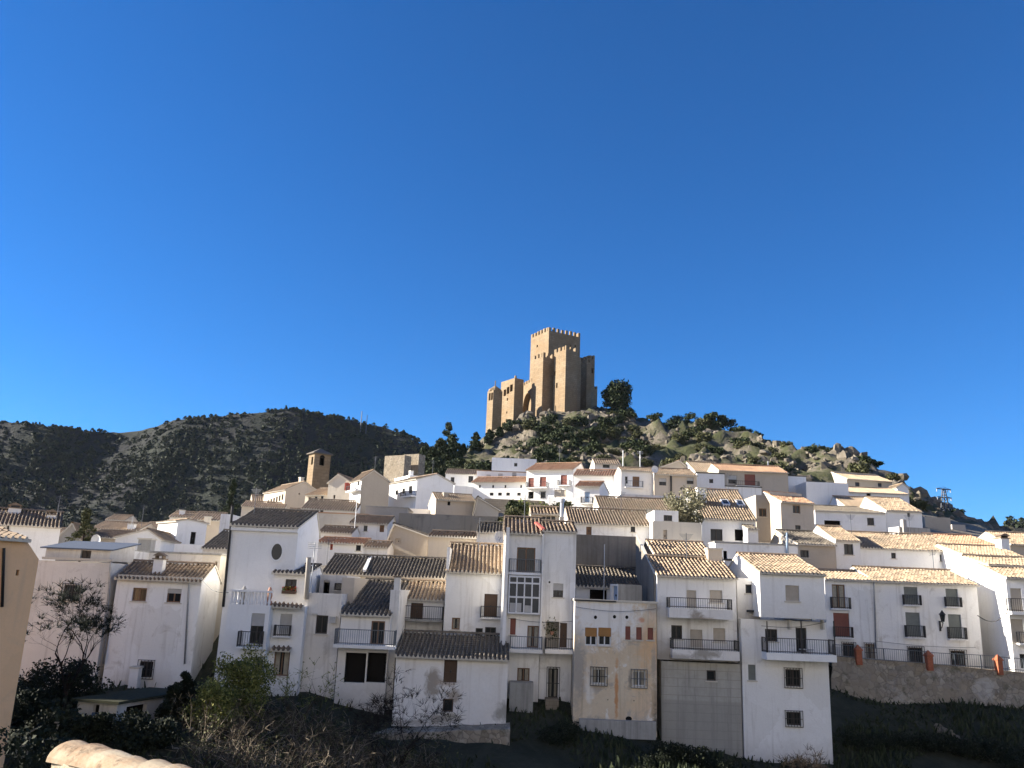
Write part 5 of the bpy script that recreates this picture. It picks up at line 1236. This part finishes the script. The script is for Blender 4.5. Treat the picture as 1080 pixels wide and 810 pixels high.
def roundtree(name, label, H, R, loc, nleaf=1500, leaf='shrub', cl=.3, group=None, cat='tree', trunk=.35, lumps=16, flat=.75, bark='bark'):
    root = thing(name, label, cat, loc, random.uniform(0, 6), group); m = MB(); tips = []
    limb(m, tips, Vector((0, 0, -.5)), Vector((0, 0, 1)), H*trunk+.5, H*.03, 2, .6)
    m.build('trunk', bark, root); m = MB(); zc = H*(trunk+1)/2; hh = H*(1-trunk)/2
    for b_ in range(lumps):
        v = Vector((random.gauss(0, 1), random.gauss(0, 1), random.gauss(0, 1))).normalized()*random.uniform(.35, .85)
        c0 = Vector((v.x*R, v.y*R, zc+v.z*hh)); cs = R*random.uniform(.25, .48)
        for k in range(nleaf//lumps):
            q = Vector((random.gauss(0, 1), random.gauss(0, 1), random.gauss(0, 1))).normalized()*cs*(random.random()**.4)
            q.z *= flat; leafquad(m, c0+q, cl*random.uniform(.5, 1.2))
    m.build('crown', leaf, root); return root
def plant_at(x, y, d, sink=.3):     # stand on the ground along the ray through a picture point, near distance d
    r = ray(x, y); best = d
    for k in range(-60, 200):
        dd = d+k*.5; p = r*(dd/r.y)
        if p.z < ground_z(p.x, p.y): best = dd; break
    p = r*(best/r.y); return Vector((p.x, p.y, ground_z(p.x, p.y)-sink))
def foot(x, d, sink=.3):            # foot on the ground at picture column x, distance d
    p = at(x, 500, d); z = ground_z(p.x, p.y); t = at(x, 623-z*881/d, d); return Vector((t.x, t.y, ground_z(t.x, t.y)-sink))

def topH(x, ytop, d, lo=1.6):
    return max(lo, at(x, ytop, d).z-foot(x, d, 0).z)
# pines and shrubs on the crag
big = roundtree('pine_tree', 'big dark pine leaning beside the castle on the crest', 9.8, 4.3, foot(651, 216), 8000, 'pine', .4, None, 'tree', .0, 60, .9, 'barkdark')
TOPS = {471: 446, 463: 463, 488: 468, 501: 456, 516: 453, 527: 450, 447: 471, 436: 481, 424: 487, 455: 473, 481: 467}
for i, (x, d, H, R, lab, sh) in enumerate([
    (471, 196, 11.5, 3.0, 'tallest dark pine on the skyline left of the castle', .9), (463, 190, 8.5, 3.0, 'broad dark pine below the tallest left skyline pine', .7),
    (488, 198, 7.5, 2.4, 'slim pine right of the tallest left skyline pine', .9), (501, 200, 8.5, 2.6, 'pointed grey green pine just left of the castle end tower', 1.0),
    (516, 203, 8, 3.2, 'dark pine at the foot of the castle end tower', .7), (527, 204, 6.5, 3.4, 'wide dark pine under the palace wing', .6),
    (447, 186, 8, 3.0, 'dark green pine above the grey gable house', .8), (436, 182, 7, 2.8, 'olive green pine next to the ruined wall', .8), (424, 180, 6, 2.4, 'small pine before the ruined wall', .8),
    (455, 180, 6, 2.6, 'rounded pine in front of the left pine group', .6), (481, 190, 6.5, 3.0, 'squat pine under the slim skyline pine', .6)]):
    H = topH(x, TOPS[x], d); conifer('pine_tree', lab, H, min(R*1.3, max(1.3, H*.5)), foot(x, d), 3600, cl=.42, base=.03, shape=sh*.7, lumps=52)
for i, (x, d, H, R, lab) in enumerate([
    (713, 212, 4.6, 3.4, 'loose wide tree on the skyline right of the big pine'), (726, 210, 5.0, 2.8, 'upright loose tree on the skyline next to the wide one'),
    (745, 206, 4.2, 3.4, 'round dark tree on the skyline crest'), (763, 202, 4.6, 3.0, 'dark rounded tree at the crest step'), (779, 198, 3.2, 1.6, 'small pointed tree on the falling crest'),
    (797, 192, 3.2, 1.5, 'thin little tree on the falling crest'), (820, 182, 3.0, 2.6, 'sparse grey tree low on the right crest'), (690, 214, 2.6, 1.8, 'low dark tree just right of the big pine')]):
    roundtree('tree', lab, H, R, foot(x, d), 1100, 'pine', .34, trunk=.2, lumps=12)
sh0 = roundtree('shrub', 'dark green shrub growing among the rocks under the castle', 2.6, 2.2, foot(600, 200), 1000, 'shrub', .3, 'shrubs among the rocks of the crag', 'shrub', .1, 12)
sh1 = roundtree('shrub', 'dark pine like shrub growing among the rocks under the castle', 3.4, 2.4, foot(580, 205), 1000, 'pine', .32, 'dark shrubs on the crag', 'shrub', .1, 12)
k = 0; spots = []
while k < 200:
    x = random.uniform(440, 1050); d = random.uniform(108, 216)
    p = foot(x, d, .5)
    if (d > 196 and x < 632 and random.random() < .8) or (x > 830 and random.random() < .62) or float(rock_mask(p.x, p.y)) < .6 or any((p-q).length < 2.0 for q in spots) or noise.noise(Vector((p.x*.06, p.y*.06, 4))) < -.2: continue
    spots.append(p); s = random.uniform(.55, 1.35); dup((sh0, sh1)[random.random() < (.55 if x < 640 else .3)], p, random.uniform(0, 6), (s, s, s*random.uniform(.7, 1.05))); k += 1
for x, d, s in ((535, 205, .7), (545, 207, .7), (612, 200, 1.0), (600, 196, 1.1), (590, 200, .9), (640, 196, 1.2), (560, 206, .7), (575, 198, 1.1), (626, 190, 1.2), (605, 190, 1.2), (585, 188, 1.2), (568, 190, 1.0)):
    dup(sh1, foot(x, d, .3), x, s)
# loose rock of the crag
rk = NT('crag rock'); v = rk.coord(rnd=False); a = rk.noise(v, .5, 6, .7)
c = rk.mix(rk.ramp(a, [(.35, 0), (.65, 1)]), (.105, .09, .067), (.22, .19, .148)); rk.base(rk.mix(rk.ramp(rk.noise(v, 2, 5, .7), [(.5, 0), (.7, .7)]), c, (.075, .064, .048))); rk.bump(rk.noise(v, 3, 5, .7), .6, .15); M['rock'] = rk.m
def rockmesh(m, p, s):
    import itertools
    N, K = 6, 4; sx, sy, sz = s*random.uniform(.7, 1.3), s*random.uniform(.7, 1.2), s*random.uniform(.6, 1.3); off = Vector((random.uniform(0, 99), 0, 0)); rot = random.uniform(0, 6.28)
    def P(i, j):
        th = 2*math.pi*i/N; ph = math.pi*j/K; q = Vector((math.sin(ph)*math.cos(th), math.sin(ph)*math.sin(th), math.cos(ph)))
        q = q*(1+.9*noise.noise(q*1.7+off)); return p+Vector(((q.x*math.cos(rot)-q.y*math.sin(rot))*sx, (q.x*math.sin(rot)+q.y*math.cos(rot))*sy, q.z*sz))
    for i in range(N):
        for j in range(K):
            a, b2, c2, d2 = P(i, j), P(i+1, j), P(i+1, j+1), P(i, j+1)
            if j == 0: m.face([a, c2, d2])
            elif j == K-1: m.face([a, b2, c2])
            else: m.face([a, b2, c2, d2])
m = MB()
for i in range(5200):
    x = random.uniform(520, 1060); d = random.uniform(106, 220); p = foot(x, d, 0)
    if float(rock_mask(p.x, p.y)) < .5 or noise.noise(Vector((p.x*.07, p.y*.07, 9))) < -.05: continue
    rockmesh(m, p, random.choice((.22, .3, .35, .45, .45, .6, .8, 1.1)))
m.build('crag_rocks', 'rock')['kind'] = 'stuff'

# woods of the mountainside: one far mass, the crest trees apart
m = MB()
def blob(m, p, H, R, n, s):
    for k in range(n):
        t = random.random()**.8; a = random.uniform(0, 6.28); r = R*(1-t*.85)*random.random()**.5
        leafquad(m, p+Vector((math.cos(a)*r, math.sin(a)*r, H*(.1+.9*t))), s*random.uniform(.6, 1.2), asp=.6)
cnt = 0
while cnt < 7000:
    X = random.uniform(hx[0], hx[-1]); Y = random.uniform(hy[0]+4, 524); z = hill_z(X, Y, hx, hy, HZ)
    px = 540+FPX*Vector((X, Y, z)).dot(_Rt)/Vector((X, Y, z)).dot(_F)
    if px < -60 or px > 560: continue
    dens = .15+.85*float(sstep(90, 220, px+60*noise.noise(Vector((X*.01, Y*.01, 2)))))
    dens = max(dens, float(sstep(40, 60, z))*.8, .42)*(.55+1.3*max(0, noise.noise(Vector((X*.022, Y*.022, 8)))+.3))
    cnt += 1
    if random.random() > dens: continue
    f_ = 1-.45*float(sstep(488, 515, Y)); blob(m, Vector((X, Y, z-.6)), random.uniform(2.6, 5.6)*f_, random.uniform(1.8, 3.2), 48, .72)
for k in range(11000):
    X = random.uniform(hx[0], hx[-1]); Y = random.uniform(hy[0]+4, 518); z = hill_z(X, Y, hx, hy, HZ)
    px = 540+FPX*Vector((X, Y, z)).dot(_Rt)/Vector((X, Y, z)).dot(_F)
    if px < -40 or px > 520 or noise.noise(Vector((X*.03, z*.06, 5))) < -.25: continue
    blob(m, Vector((X, Y, z-.3)), random.uniform(.7, 1.6), random.uniform(1.0, 2.2), 12, .75)
for k in range(500):
    X = random.uniform(rx[0], rx[-1]); Y = random.uniform(ry[0]+20, 345); z = hill_z(X, Y, rx, ry, RZ)
    blob(m, Vector((X, Y, z-.3)), random.uniform(2.5, 5), random.uniform(1.5, 2.6), 46, .7)
m.build('forest', 'forest')['kind'] = 'stuff'
ct = conifer('crest_pine', 'dark pine standing on the mountain skyline at the left', 7.5, 3.0, (0, 0, 0), 700, 'forest', .8, 'pines on the mountain skyline', 'tree', .08, .7, 24)
for i, x in enumerate([88, 95, 42, 120, 146, 155, 177, 184, 199, 213, 218, 224, 232, 236, 262, 300, 330, 352, 368]):
    p0 = at(x, 445, 520); Y = 516; z = hill_z(p0.x*Y/520, Y, hx, hy, HZ); p = Vector((p0.x*Y/520, Y, z-.5)); s = random.choice((.35, .45, .55, .6, .75))
    if i == 0: ct.location = p; ct.scale = (s, s, s)
    else: dup(ct, p, x, s)

# trees between the houses
conifer('cypress', 'small green conifer between the grey gable and the blue grey roof', 4.2, 1.7, at(86, 577, 74)+Vector((0, 0, -1)), 1800, 'shrub', .2, None, 'tree', .05, .9, 40)
conifer('spruce', 'slim dark green tree above the left quarter by the tall white house', 9, 2.2, foot(239, 150), 1500, 'pine', .35, None, 'tree', .05, .9, 40)
p = at(727, 549, 69.5); rt = roundtree('olive_tree', 'pale olive tree between the small box house and the skylight house', 4.2, 2.0, p+Vector((-.2, .6, -1.4)), 5200, 'olive', .12, None, 'tree', .22, 26, .9)
for i, (x, y, d, H, R, lf, lab) in enumerate([(545, 552, 79, 4.2, 1.2, 'pine', 'dark upright bush below the rubble stone terrace wall'), (558, 552, 80, 3.2, 2.2, 'bushleaf', 'bright green bush behind the little dormer room'), (541, 553, 78, 2.6, 1.6, 'shrub', 'dark bush at the end of the old dark wall'),
    (587, 545, 84, 2.4, 2.0, 'bushleaf', 'green hedge under the white street parapet'), (597, 548, 82, 3.2, 1.4, 'shrub', 'brownish bush beside the blue door house')]):
    roundtree('bush', lab, H, R, at(x, y, d)+Vector((0, 0, -1)), 1800, lf, .16, None, 'bush', .1, 14)

# ------------------------------------------------------------------ ravine vegetation
roundtree('evergreen_bush', 'large yellow green bush in front of the terrace wing', 4.3, 1.55, foot(252, 43), 9500, 'bushleaf', .075, None, 'bush', .12, 46, .95)
roundtree('evergreen_bush', 'lower sunlit bush left of the large yellow green bush', 2.9, 1.5, foot(226, 41.5), 6000, 'bushleaf', .075, None, 'bush', .12, 30, .9)
conifer('cypress', 'nearly black ivy covered cypress beside the white outhouse', topH(190, 704, 43), .85, foot(190, 43), 6000, 'ivy', .12, None, 'tree', .0, .35, 60)
conifer('cypress', 'black lower shrub hugging the dark cypress', topH(181, 716, 42), .8, foot(181, 42), 4000, 'ivy', .12, None, 'tree', .0, .4, 50)
def baretree(name, label, loc, H, r, lev, n=(2, 4), mat='bark', leaves=0, leaf='bushleaf', spread=.6, stems=1, tw=5):
    root = thing(name, label, 'tree', loc, 0); m = MB(); tips = []
    for s_ in range(stems):
        limb(m, tips, Vector((random.uniform(-.2, .2)*(stems > 1), random.uniform(-.2, .2)*(stems > 1), -.4)), Vector((random.gauss(0, .25 if stems > 1 else .08), random.gauss(0, .2 if stems > 1 else .08), 1)).normalized(), H*.34+.4, r, lev, spread, .03, n)
    m.build('trunk', mat, root); m = MB()
    for p, d in tips:
        for k in range(tw):
            e = (d+Vector((random.gauss(0, .7), random.gauss(0, .7), random.gauss(0, .5)))).normalized(); q = p+e*random.uniform(.15, .5); m.tube([p, (p+q)/2+Vector((0, 0, .03)), q], [.010, .008, .004], 3, cap=False)
            if k < leaves: leafquad(m, q, .06)
    m.build('crown', mat if not leaves else leaf, root); return root
random.seed(SEED)
baretree('bare_tree', 'leafless dark tree in front of the grey white house', foot(64, 42), 7.0, .16, 5, (3, 3), 'barkdark', 1, 'ivy', .5, tw=11)
baretree('bare_tree', 'small young tree with sparse yellow leaves before the bay window house', foot(311, 43.5), 4.4, .07, 3, (3, 4), 'bark', 3, 'bushleaf', .6)
baretree('bare_tree', 'thin twiggy tree before the low dark roofed house', foot(418, 43.5), 4.8, .07, 4, (2, 4), 'barkdark', spread=.55, stems=2)
baretree('bare_tree', 'tangled leafless shrub left of the thin twiggy tree', foot(398, 43), 3.6, .05, 4, (2, 4), 'barkdark', spread=.7, stems=3)
baretree('bare_tree', 'leafless shrub against the concrete base at the right', foot(852, 46.5), 2.6, .04, 4, (2, 4), 'barkdark', spread=.6, stems=3)
m = MB(); tips = []           # brambles filling the ravine floor
for i in range(330):
    x = random.uniform(205, 455); d = random.uniform(35, 45)
    p = foot(x, d, .1); L = random.uniform(.7, 1.7)*(1.25 if x < 380 else .8)
    for s_ in range(3):
        q = p.copy(); dr = Vector((random.gauss(0, .6), random.gauss(0, .5), random.uniform(.6, 1.3))).normalized(); pts = [q.copy()]
        for j in range(5):
            dr = (dr+Vector((random.gauss(0, .3), random.gauss(0, .3), -.10))).normalized(); q = q+dr*L/4; pts.append(q.copy())
        m.tube(pts, [.022, .02, .016, .012, .008, .005], 3, cap=False)
        for a in pts[2:]:
            for k in range(3):
                e = Vector((random.gauss(0, 1), random.gauss(0, 1), random.gauss(.3, .8))).normalized()*random.uniform(.2, .5); m.tube([a, a+e*.5, a+e], [.008, .006, .003], 3, cap=False)
m.build('brambles', 'twig')['kind'] = 'stuff'
m = MB()
for i in range(420):
    x = random.uniform(190, 470); d = random.uniform(33, 46); p = foot(x, d, .0); c0 = p+Vector((0, 0, random.uniform(.1, 1.0)))
    for k in range(26): leafquad(m, c0+Vector((random.gauss(0, .35), random.gauss(0, .35), random.gauss(0, .3))), .07)
m.build('undergrowth', 'shrub')['kind'] = 'stuff'
m = MB()
for i in range(24000):
    x = random.uniform(-60, 1160) if i % 2 else random.uniform(540, 1160); d = random.uniform(31, 53.5) if x < 875 else random.uniform(44, 56.5); p = foot(x, d, .02) if i % 1 == 0 else p
    cl_ = noise.noise(Vector((p.x*.25, p.y*.25, 1)))
    if cl_ < -.2: continue
    h_ = random.uniform(.08, .32)*(1+cl_*1.5); a = random.uniform(0, 6.28); e = Vector((math.cos(a), math.sin(a), 0))*.07
    lean = Vector((random.gauss(0, .1), random.gauss(0, .1), h_)); m.face([p-e, p+e, p+e*.4+lean, p-e*.2+lean*1.1])
m.build('grass', 'grass')['kind'] = 'stuff'
for i, (x, d, H, R, lab) in enumerate([(38, 43.5, 2.6, 1.9, 'black scrub mass left under the leafless dark tree'), (66, 43.2, 2.9, 2.0, 'black scrub mass right around the trunk of the leafless dark tree'), (20, 41, 2.2, 1.8, 'dark scrub at the corner of the ochre house'), (14, 31.5, topH(14, 708, 31.5), 1.7, 'dark scrub against the foot of the ochre wall'), (-8, 27, topH(-8, 712, 27), 1.7, 'dark scrub at the lower left frame corner by the ochre wall'), (100, 38.5, 1.5, 1.3, 'low dark scrub before the small outhouse'), (150, 38.5, 1.6, 1.5, 'low dark scrub between outhouse and cypress'), (58, 39, 1.5, 1.4, 'low dark scrub behind the broken wooden frame')]):
    roundtree('scrub_bush', lab, H, R, foot(x, d, .3), 4200, 'ivy', .10, None, 'bush', .05, 24)
# dark scrub along the foot of the houses and the top of the bank
s0 = None
for i, (x, d, s) in enumerate([(905, 51.5, .8), (930, 52, .6), (957, 52.3, .7), (985, 52, .9), (1010, 52, .8), (1040, 51.5, 1.0), (1066, 51, .9), (600, 48.5, .7), (585, 48, .7), (705, 48, .8), (730, 48, .8), (755, 47.5, .7), (690, 47, .6), (1000, 49, .6), (950, 48, .5)]):
    if not s0: s0 = roundtree('scrub_bush', 'dark scrubby bush on the shaded bank below the houses', 1.8, 1.5, foot(x, d, .3), 1600, 'ivy', .10, 'dark scrub bushes on the bank', 'bush', .05, 14); s0.scale = (s,)*3
    else: dup(s0, foot(x, d, .3), i, s)

# ------------------------------------------------------------------ air
hz = bpy.data.materials.new('thin haze'); hz.use_nodes = True; t_ = hz.node_tree; t_.nodes.remove(t_.nodes['Principled BSDF'])
pv_ = t_.nodes.new('ShaderNodeVolumePrincipled'); pv_.inputs['Density'].default_value = HAZE; pv_.inputs['Color'].default_value = (.82, .90, 1, 1)
t_.links.new(pv_.outputs[0], t_.nodes['Material Output'].inputs['Volume']); M['haze'] = hz
if HAZE > 0:
    m = MB(); m.box((-720, -320, -36), (420, 800, 150)); o = m.build('haze', 'haze'); o['kind'] = 'stuff'

# ------------------------------------------------------------------ small things
# electric pylon on the right crest
p = foot(996, 126, .2); top = at(991, 515, 126).z-p.z
py = thing('electric_pylon', 'steel lattice pylon with two cross arms on the right crest', 'pylon', p, .3); m = MB(); b1, t1 = .42, .13
for sx in (-1, 1):
    for sy in (-1, 1): m.tube([(sx*b1, sy*b1, 0), (sx*t1, sy*t1, top)], .085, 4)
nn = 9
for k in range(nn):
    z0, z1 = top*k/nn, top*(k+1)/nn; w0, w1 = b1+(t1-b1)*k/nn, b1+(t1-b1)*(k+1)/nn
    for sx, sy, ex, ey in ((-1, -1, 1, -1), (1, -1, 1, 1), (1, 1, -1, 1), (-1, 1, -1, -1)): m.tube([(sx*w0, sy*w0, z0), (ex*w1, ey*w1, z1)], .03, 4)
m.build('mast', 'darksteel', py)
for z, l in ((top-.1, 1.35), (top*.62, 1.35)):
    m = MB(); m.tube([(-l, 0, z), (l, 0, z)], .10, 4); m.tube([(-l, 0, z), (0, 0, z+.35), (l, 0, z)], .03, 4)
    o = m.build('cross_arm', 'darksteel', py); m = MB()
    for x in (-l*.95, l*.95, l*.5): m.tube([(x, 0, z-.02), (x, 0, z-.45)], .06, 5)
    m.build('insulator', 'blind', o)
# hilltop transmitter far left
p0 = at(381, 444, 516); z = p0.z; m = MB(); m.tube([(p0.x, 516, z-8), (p0.x, 516, z+6.4)], [.4, .25], 5)
m.tube([(p0.x+3.5, 516, z-8), (p0.x+3.5, 516, z+4)], [.35, .2], 5); tag(m.build('radio_mast', 'darksteel'), 'pair of thin radio masts on the mountain skyline', 'radio mast')
# roof aerials
for i, (x, y, d, H, lab) in enumerate([(329, 608, 50.2, 2.6, 'tv aerial on the roof between oval window house and chimney'), (374.5, 552, 80, 3.6, 'tall thin pole on the white two brown window house'), (675, 492, 104, 2.6, 'tv aerial on the white house below the rocks'), (657, 486, 106, 1.8, 'white pole beside the white gabled house'),
    (138, 560, 100, 2.2, 'tv aerial on the tan roofed low house'), (637, 617, 53, 3.3, 'grey pole standing on the recessed terrace')]):
    p = at(x, y, d); m = MB(); m.tube([p-Vector((0, 0, 1.2)), p+Vector((0, 0, H*.75))], .03 if d < 70 else .035, 5)
    if 'aerial' in lab:
        for k in range(4): m.tube([p+Vector((-.4, 0, H*(.62+k*.04))), p+Vector((.4, .1, H*(.62+k*.04)))], .018, 4)
    tag(m.build('tv_aerial' if 'aerial' in lab else 'pole', 'steel'), lab, 'aerial' if 'aerial' in lab else 'pole')
for i, (x, y, d, H, lab) in enumerate([(150, 548, 96, 2.4, 'thin tv aerial over the bright white house in the left quarter'), (268, 540, 54, 2.2, 'tv aerial on the ridge of the tall oval window house'), (345, 590, 63, 2.2, 'tv aerial at the left end of the long dark roof'),
    (505, 573, 56, 2.4, 'tv aerial on the striped tan roof'), (553, 548, 54.5, 2.3, 'tv aerial on the roof of the gallery house'), (655, 540, 73, 2.6, 'tv aerial on the long grey brown roof'), (724, 588, 54, 2.2, 'tv aerial on the two balcony house'), (768, 518, 79, 2.5, 'tv aerial over the skylight house'),
    (832, 588, 54, 2.4, 'tv aerial on the sunlit tan roof over the loggia'), (898, 563, 72, 2.4, 'tv aerial on the white house end with upright window'), (960, 565, 73, 2.6, 'tv aerial on the long pale roof above the street'), (985, 602, 63, 2.3, 'tv aerial on the long white street house'),
    (456, 502, 108, 3, 'tv aerial on the grey gable house with three side windows'), (590, 489, 114, 3, 'tv aerial on the house with red brown balcony doors'), (395, 498, 107, 3, 'tv aerial on the bare grey gable'), (60, 545, 62, 2.2, 'tv aerial on the roof with two squat chimneys')]):
    p = at(x, y, d); m = MB(); m.tube([p-Vector((0, 0, .8)), p+Vector((0, 0, H*.7))], .022, 5); a_ = random.uniform(-.5, .5); e = Vector((math.cos(a_), math.sin(a_), 0))
    for k in range(5): z = Vector((0, 0, H*(.52+k*.035))); m.tube([p+z-e*(.2+.06*k), p+z+e*(.2+.06*k)], .013, 4)
    m.tube([p+Vector((0, 0, H*.5))-Vector((0, .35, 0)), p+Vector((0, 0, H*.5))+Vector((0, .5, 0))], .014, 4)
    tag(m.build('tv_aerial', 'darksteel'), lab, 'aerial')
for a, c, sg, lab in ((at(213, 612, 50), at(241, 625, 48.3), .25, 'thin cable across the lane by the two window house'), (at(923, 676, 59.9), at(1029, 683, 60.0), .12, 'cable strung along the long street house above the doors'), (at(803, 660, 49.3), at(871, 656, 49.4), .18, 'cable under the projecting white upper floor'), (at(536, 652, 51.3), at(606, 655, 51.6), .15, 'cable along the gallery house under the white gallery'), (at(607, 640, 49.8), at(692, 642, 49.8), .2, 'cable across the peeling yellow house front')):
    m = MB(); m.tube([a.lerp(c, k/12)-Vector((0, 0, sg*math.sin(math.pi*k/12))) for k in range(13)], .016, 4); tag(m.build('cable', 'iron'), lab, 'cable')
def dish(x, y, d, r, lab, yaw):
    p = at(x, y, d); root = thing('satellite_dish', lab, 'satellite dish', p, yaw); m = MB(); N = 18
    for k in range(N):
        for j in range(4):
            P = lambda i, q: Vector((math.cos(2*math.pi*i/N)*r*q/4, -.35*r*(q/4)**2+.2*r, math.sin(2*math.pi*i/N)*r*q/4))
            m.face([P(k, j), P(k+1, j), P(k+1, j+1), P(k, j+1)] if j else [P(k, 0), P(k+1, 1), P(k, 1)])
    m.build('reflector', 'whiteframe', root, True); m = MB(); m.tube([(0, .2*r, 0), (0, .5*r, -r), (0, .5*r, -r-.8)], .04, 6); m.tube([(0, .2*r, -r*.9), (0, -r*.7, -.1*r)], .025, 5); m.build('arm', 'steel', root)
dish(526.5, 566, 62.5, .42, 'white satellite dish by the gable of the tall gallery house', .5)
dish(101.5, 570, 72, .5, 'pale satellite dish beside the small conifer', -.3)
dish(690.5, 495, 91, .4, 'white satellite dish on the roof edge of the pale beige house', .2)
# pale pallet, broken frame and ladder in the ravine
p = foot(21, 37, .0); pl = thing('pallet', 'pale slatted pallet standing in the dark ravine at lower left', 'pallet', p, .15); m = MB()
for k in range(4): m.box((-.24+k*.13, -.02, -.05), (-.15+k*.13, .0, .85))
m.build('boards', 'curtain', pl); m = MB()
for z in (.05, .4, .75): m.box((-.24, .001, z), (.24, .04, z+.08))
m.build('rails', 'curtain', pl)
p = foot(43, 38, .0); fr = thing('wooden_frame', 'broken wooden frame lying in the dark ravine next to the pallet', 'frame', p, .2); m = MB()
m.tube([(-.6, 0, .35), (0, .1, .8), (.55, 0, .8)], .035, 5); m.tube([(.35, 0, -.1), (.55, 0, .8)], .04, 5); m.tube([(.15, -.1, -.1), (.5, 0, .5)], .04, 5); m.tube([(-.6, 0, -.05), (.6, 0, -.02)], .035, 5); m.build('bars', 'curtain', fr)
p = foot(716, 44, -.1); ld = thing('ladder', 'pale ladder lying on the dark bank below the concrete base', 'ladder', p, -.9); ld.rotation_euler = (.25, .05, -.75); m = MB()
for x in (-.2, .2): m.box((x-.03, -1.4, .0), (x+.03, 1.4, .06))
m.build('rail', 'curtain', ld); m = MB()
for k in range(9): m.box((-.17, -1.25+k*.31, .01), (.17, -1.2+k*.31, .05))
m.build('rung', 'curtain', ld)
# stepped stone ledge under the low dark roofed house
a, b2 = at(340, 776, 47.3), at(538, 769, 47.3); m = MB(); N = 24
for k in range(N):
    p, q = a.lerp(b2, k/N), a.lerp(b2, (k+1)/N); j = lambda v_: Vector((0, .12*noise.noise(v_*1.3), .08*noise.noise(v_*2.1)))
    P = [p+j(p), q+j(q)]
    m.hexa([P[0]+Vector((0, -.2, -2.2)), P[1]+Vector((0, -.2, -2.2)), P[1]+Vector((0, 1.6, -2.2)), P[0]+Vector((0, 1.6, -2.2)), P[0], P[1], P[1]+Vector((0, 1.6, .1)), P[0]+Vector((0, 1.6, .1))])
tag(m.build('stone_ledge', 'erod'), 'stone ledge wall along the foot of the low dark roofed house', 'ledge wall')

m = MB()
for k in range(46):
    t_ = random.random(); p = foot(985+58*t_+random.gauss(0, 3), 54.2-2.6*t_+random.gauss(0, .15), -.05); rockmesh(m, p, random.uniform(.07, .2))
m.build('bank_stones', 'rock')['kind'] = 'stuff'
# sunlit garden wall with tile coping right below the viewer
cw = NT('bright coping plaster'); v = cw.coord(rnd=False); n_ = cw.noise(v, 4, 6, .7, .5)
cw.base(cw.mix(cw.ramp(n_, [(.42, 0), (.66, .8)]), (.44, .385, .29), (.24, .18, .105))); cw.bump(cw.noise(v, 22, 5, .7), .6, .02); M['coping'] = cw.m
ct_ = NT('old coping tile'); v = ct_.coord(rnd=False); wv = ct_.noise(v, 3.0, 6, .7, .6); wi = ct_.n('ShaderNodeNewGeometry')
c = ct_.ramp(wi.outputs['Random Per Island'], [(0, (.29, .19, .115)), (.5, (.37, .265, .17)), (1, (.24, .145, .08))])
c = ct_.mix(ct_.ramp(wv, [(.46, 0), (.62, .8)]), c, (.42, .36, .26)); c = ct_.mix(ct_.ramp(ct_.noise(v, 9, 5, .7), [(.54, 0), (.68, .8)]), c, (.10, .07, .045))
ct_.base(c); ct_.bump(ct_.noise(v, 30, 5, .7), .5, .01); M['copingtile'] = ct_.m
A, B = at(76, 791, 6.3), at(330, 872, 4.8); B.z = A.z-.03
gwl = thing('garden_wall', 'sunlit rendered garden wall with half round tile coping at lower left', 'garden wall', A, math.atan2(B.y-A.y, B.x-A.x)); L = (B-A).length
m = MB(); N = 40
for k in range(N):
    x0, x1 = L*k/N, L*(k+1)/N
    for j in range(6):
        z0, z1 = -3+2.95*(j/6)**.4, -3+2.95*((j+1)/6)**.4
        P = lambda x, z, s_: Vector((x, s_*(.13+.09*max(0, -z-.05)*.15)+.012*noise.noise(Vector((x*6, z*6, s_))), z))
        for s_ in (-1, 1): m.face([P(x0, z0, s_), P(x1, z0, s_), P(x1, z1, s_), P(x0, z1, s_)])
for x in (0, L): m.face([(x, -.13, -3), (x, .13, -3), (x, .13, -.05), (x, -.13, -.05)])
m.face([(0, -.13, -.05), (L, -.13, -.05), (L, .13, -.05), (0, .13, -.05)]); m.build('wall', 'coping', gwl)
m = MB(); n_t = round(L/.26)
for k in range(n_t):
    x0 = L*k/n_t-.03; x1 = L*(k+1)/n_t+.03; r0, r1 = .166+random.uniform(-.008, .008), .130+random.uniform(-.006, .006); dz = random.uniform(-.016, .01); dy = random.uniform(-.016, .016)
    if k % 1 == 0: x0, x1 = x1, x0; 
    K = 12
    P = lambda x, r, i: Vector((x, dy+math.cos(math.pi*i/K)*r, dz-.045+math.sin(math.pi*i/K)*r*.72))
    b_ = len(m.v)
    for x, r in ((x0, r1), (x1, r0), (x1, r0-.02), (x0, r1-.02)):
        for i in range(K+1): m.v.append(tuple(P(x, r, i)))
    for q in range(4):
        for i in range(K):
            a_, c_ = b_+q*(K+1)+i, b_+((q+1) % 4)*(K+1)+i; m.f.append((a_, a_+1, c_+1, c_)); m.mi.append(0); m.uv.append([(0, 0)]*4)
m.build('coping_tiles', 'copingtile', gwl)
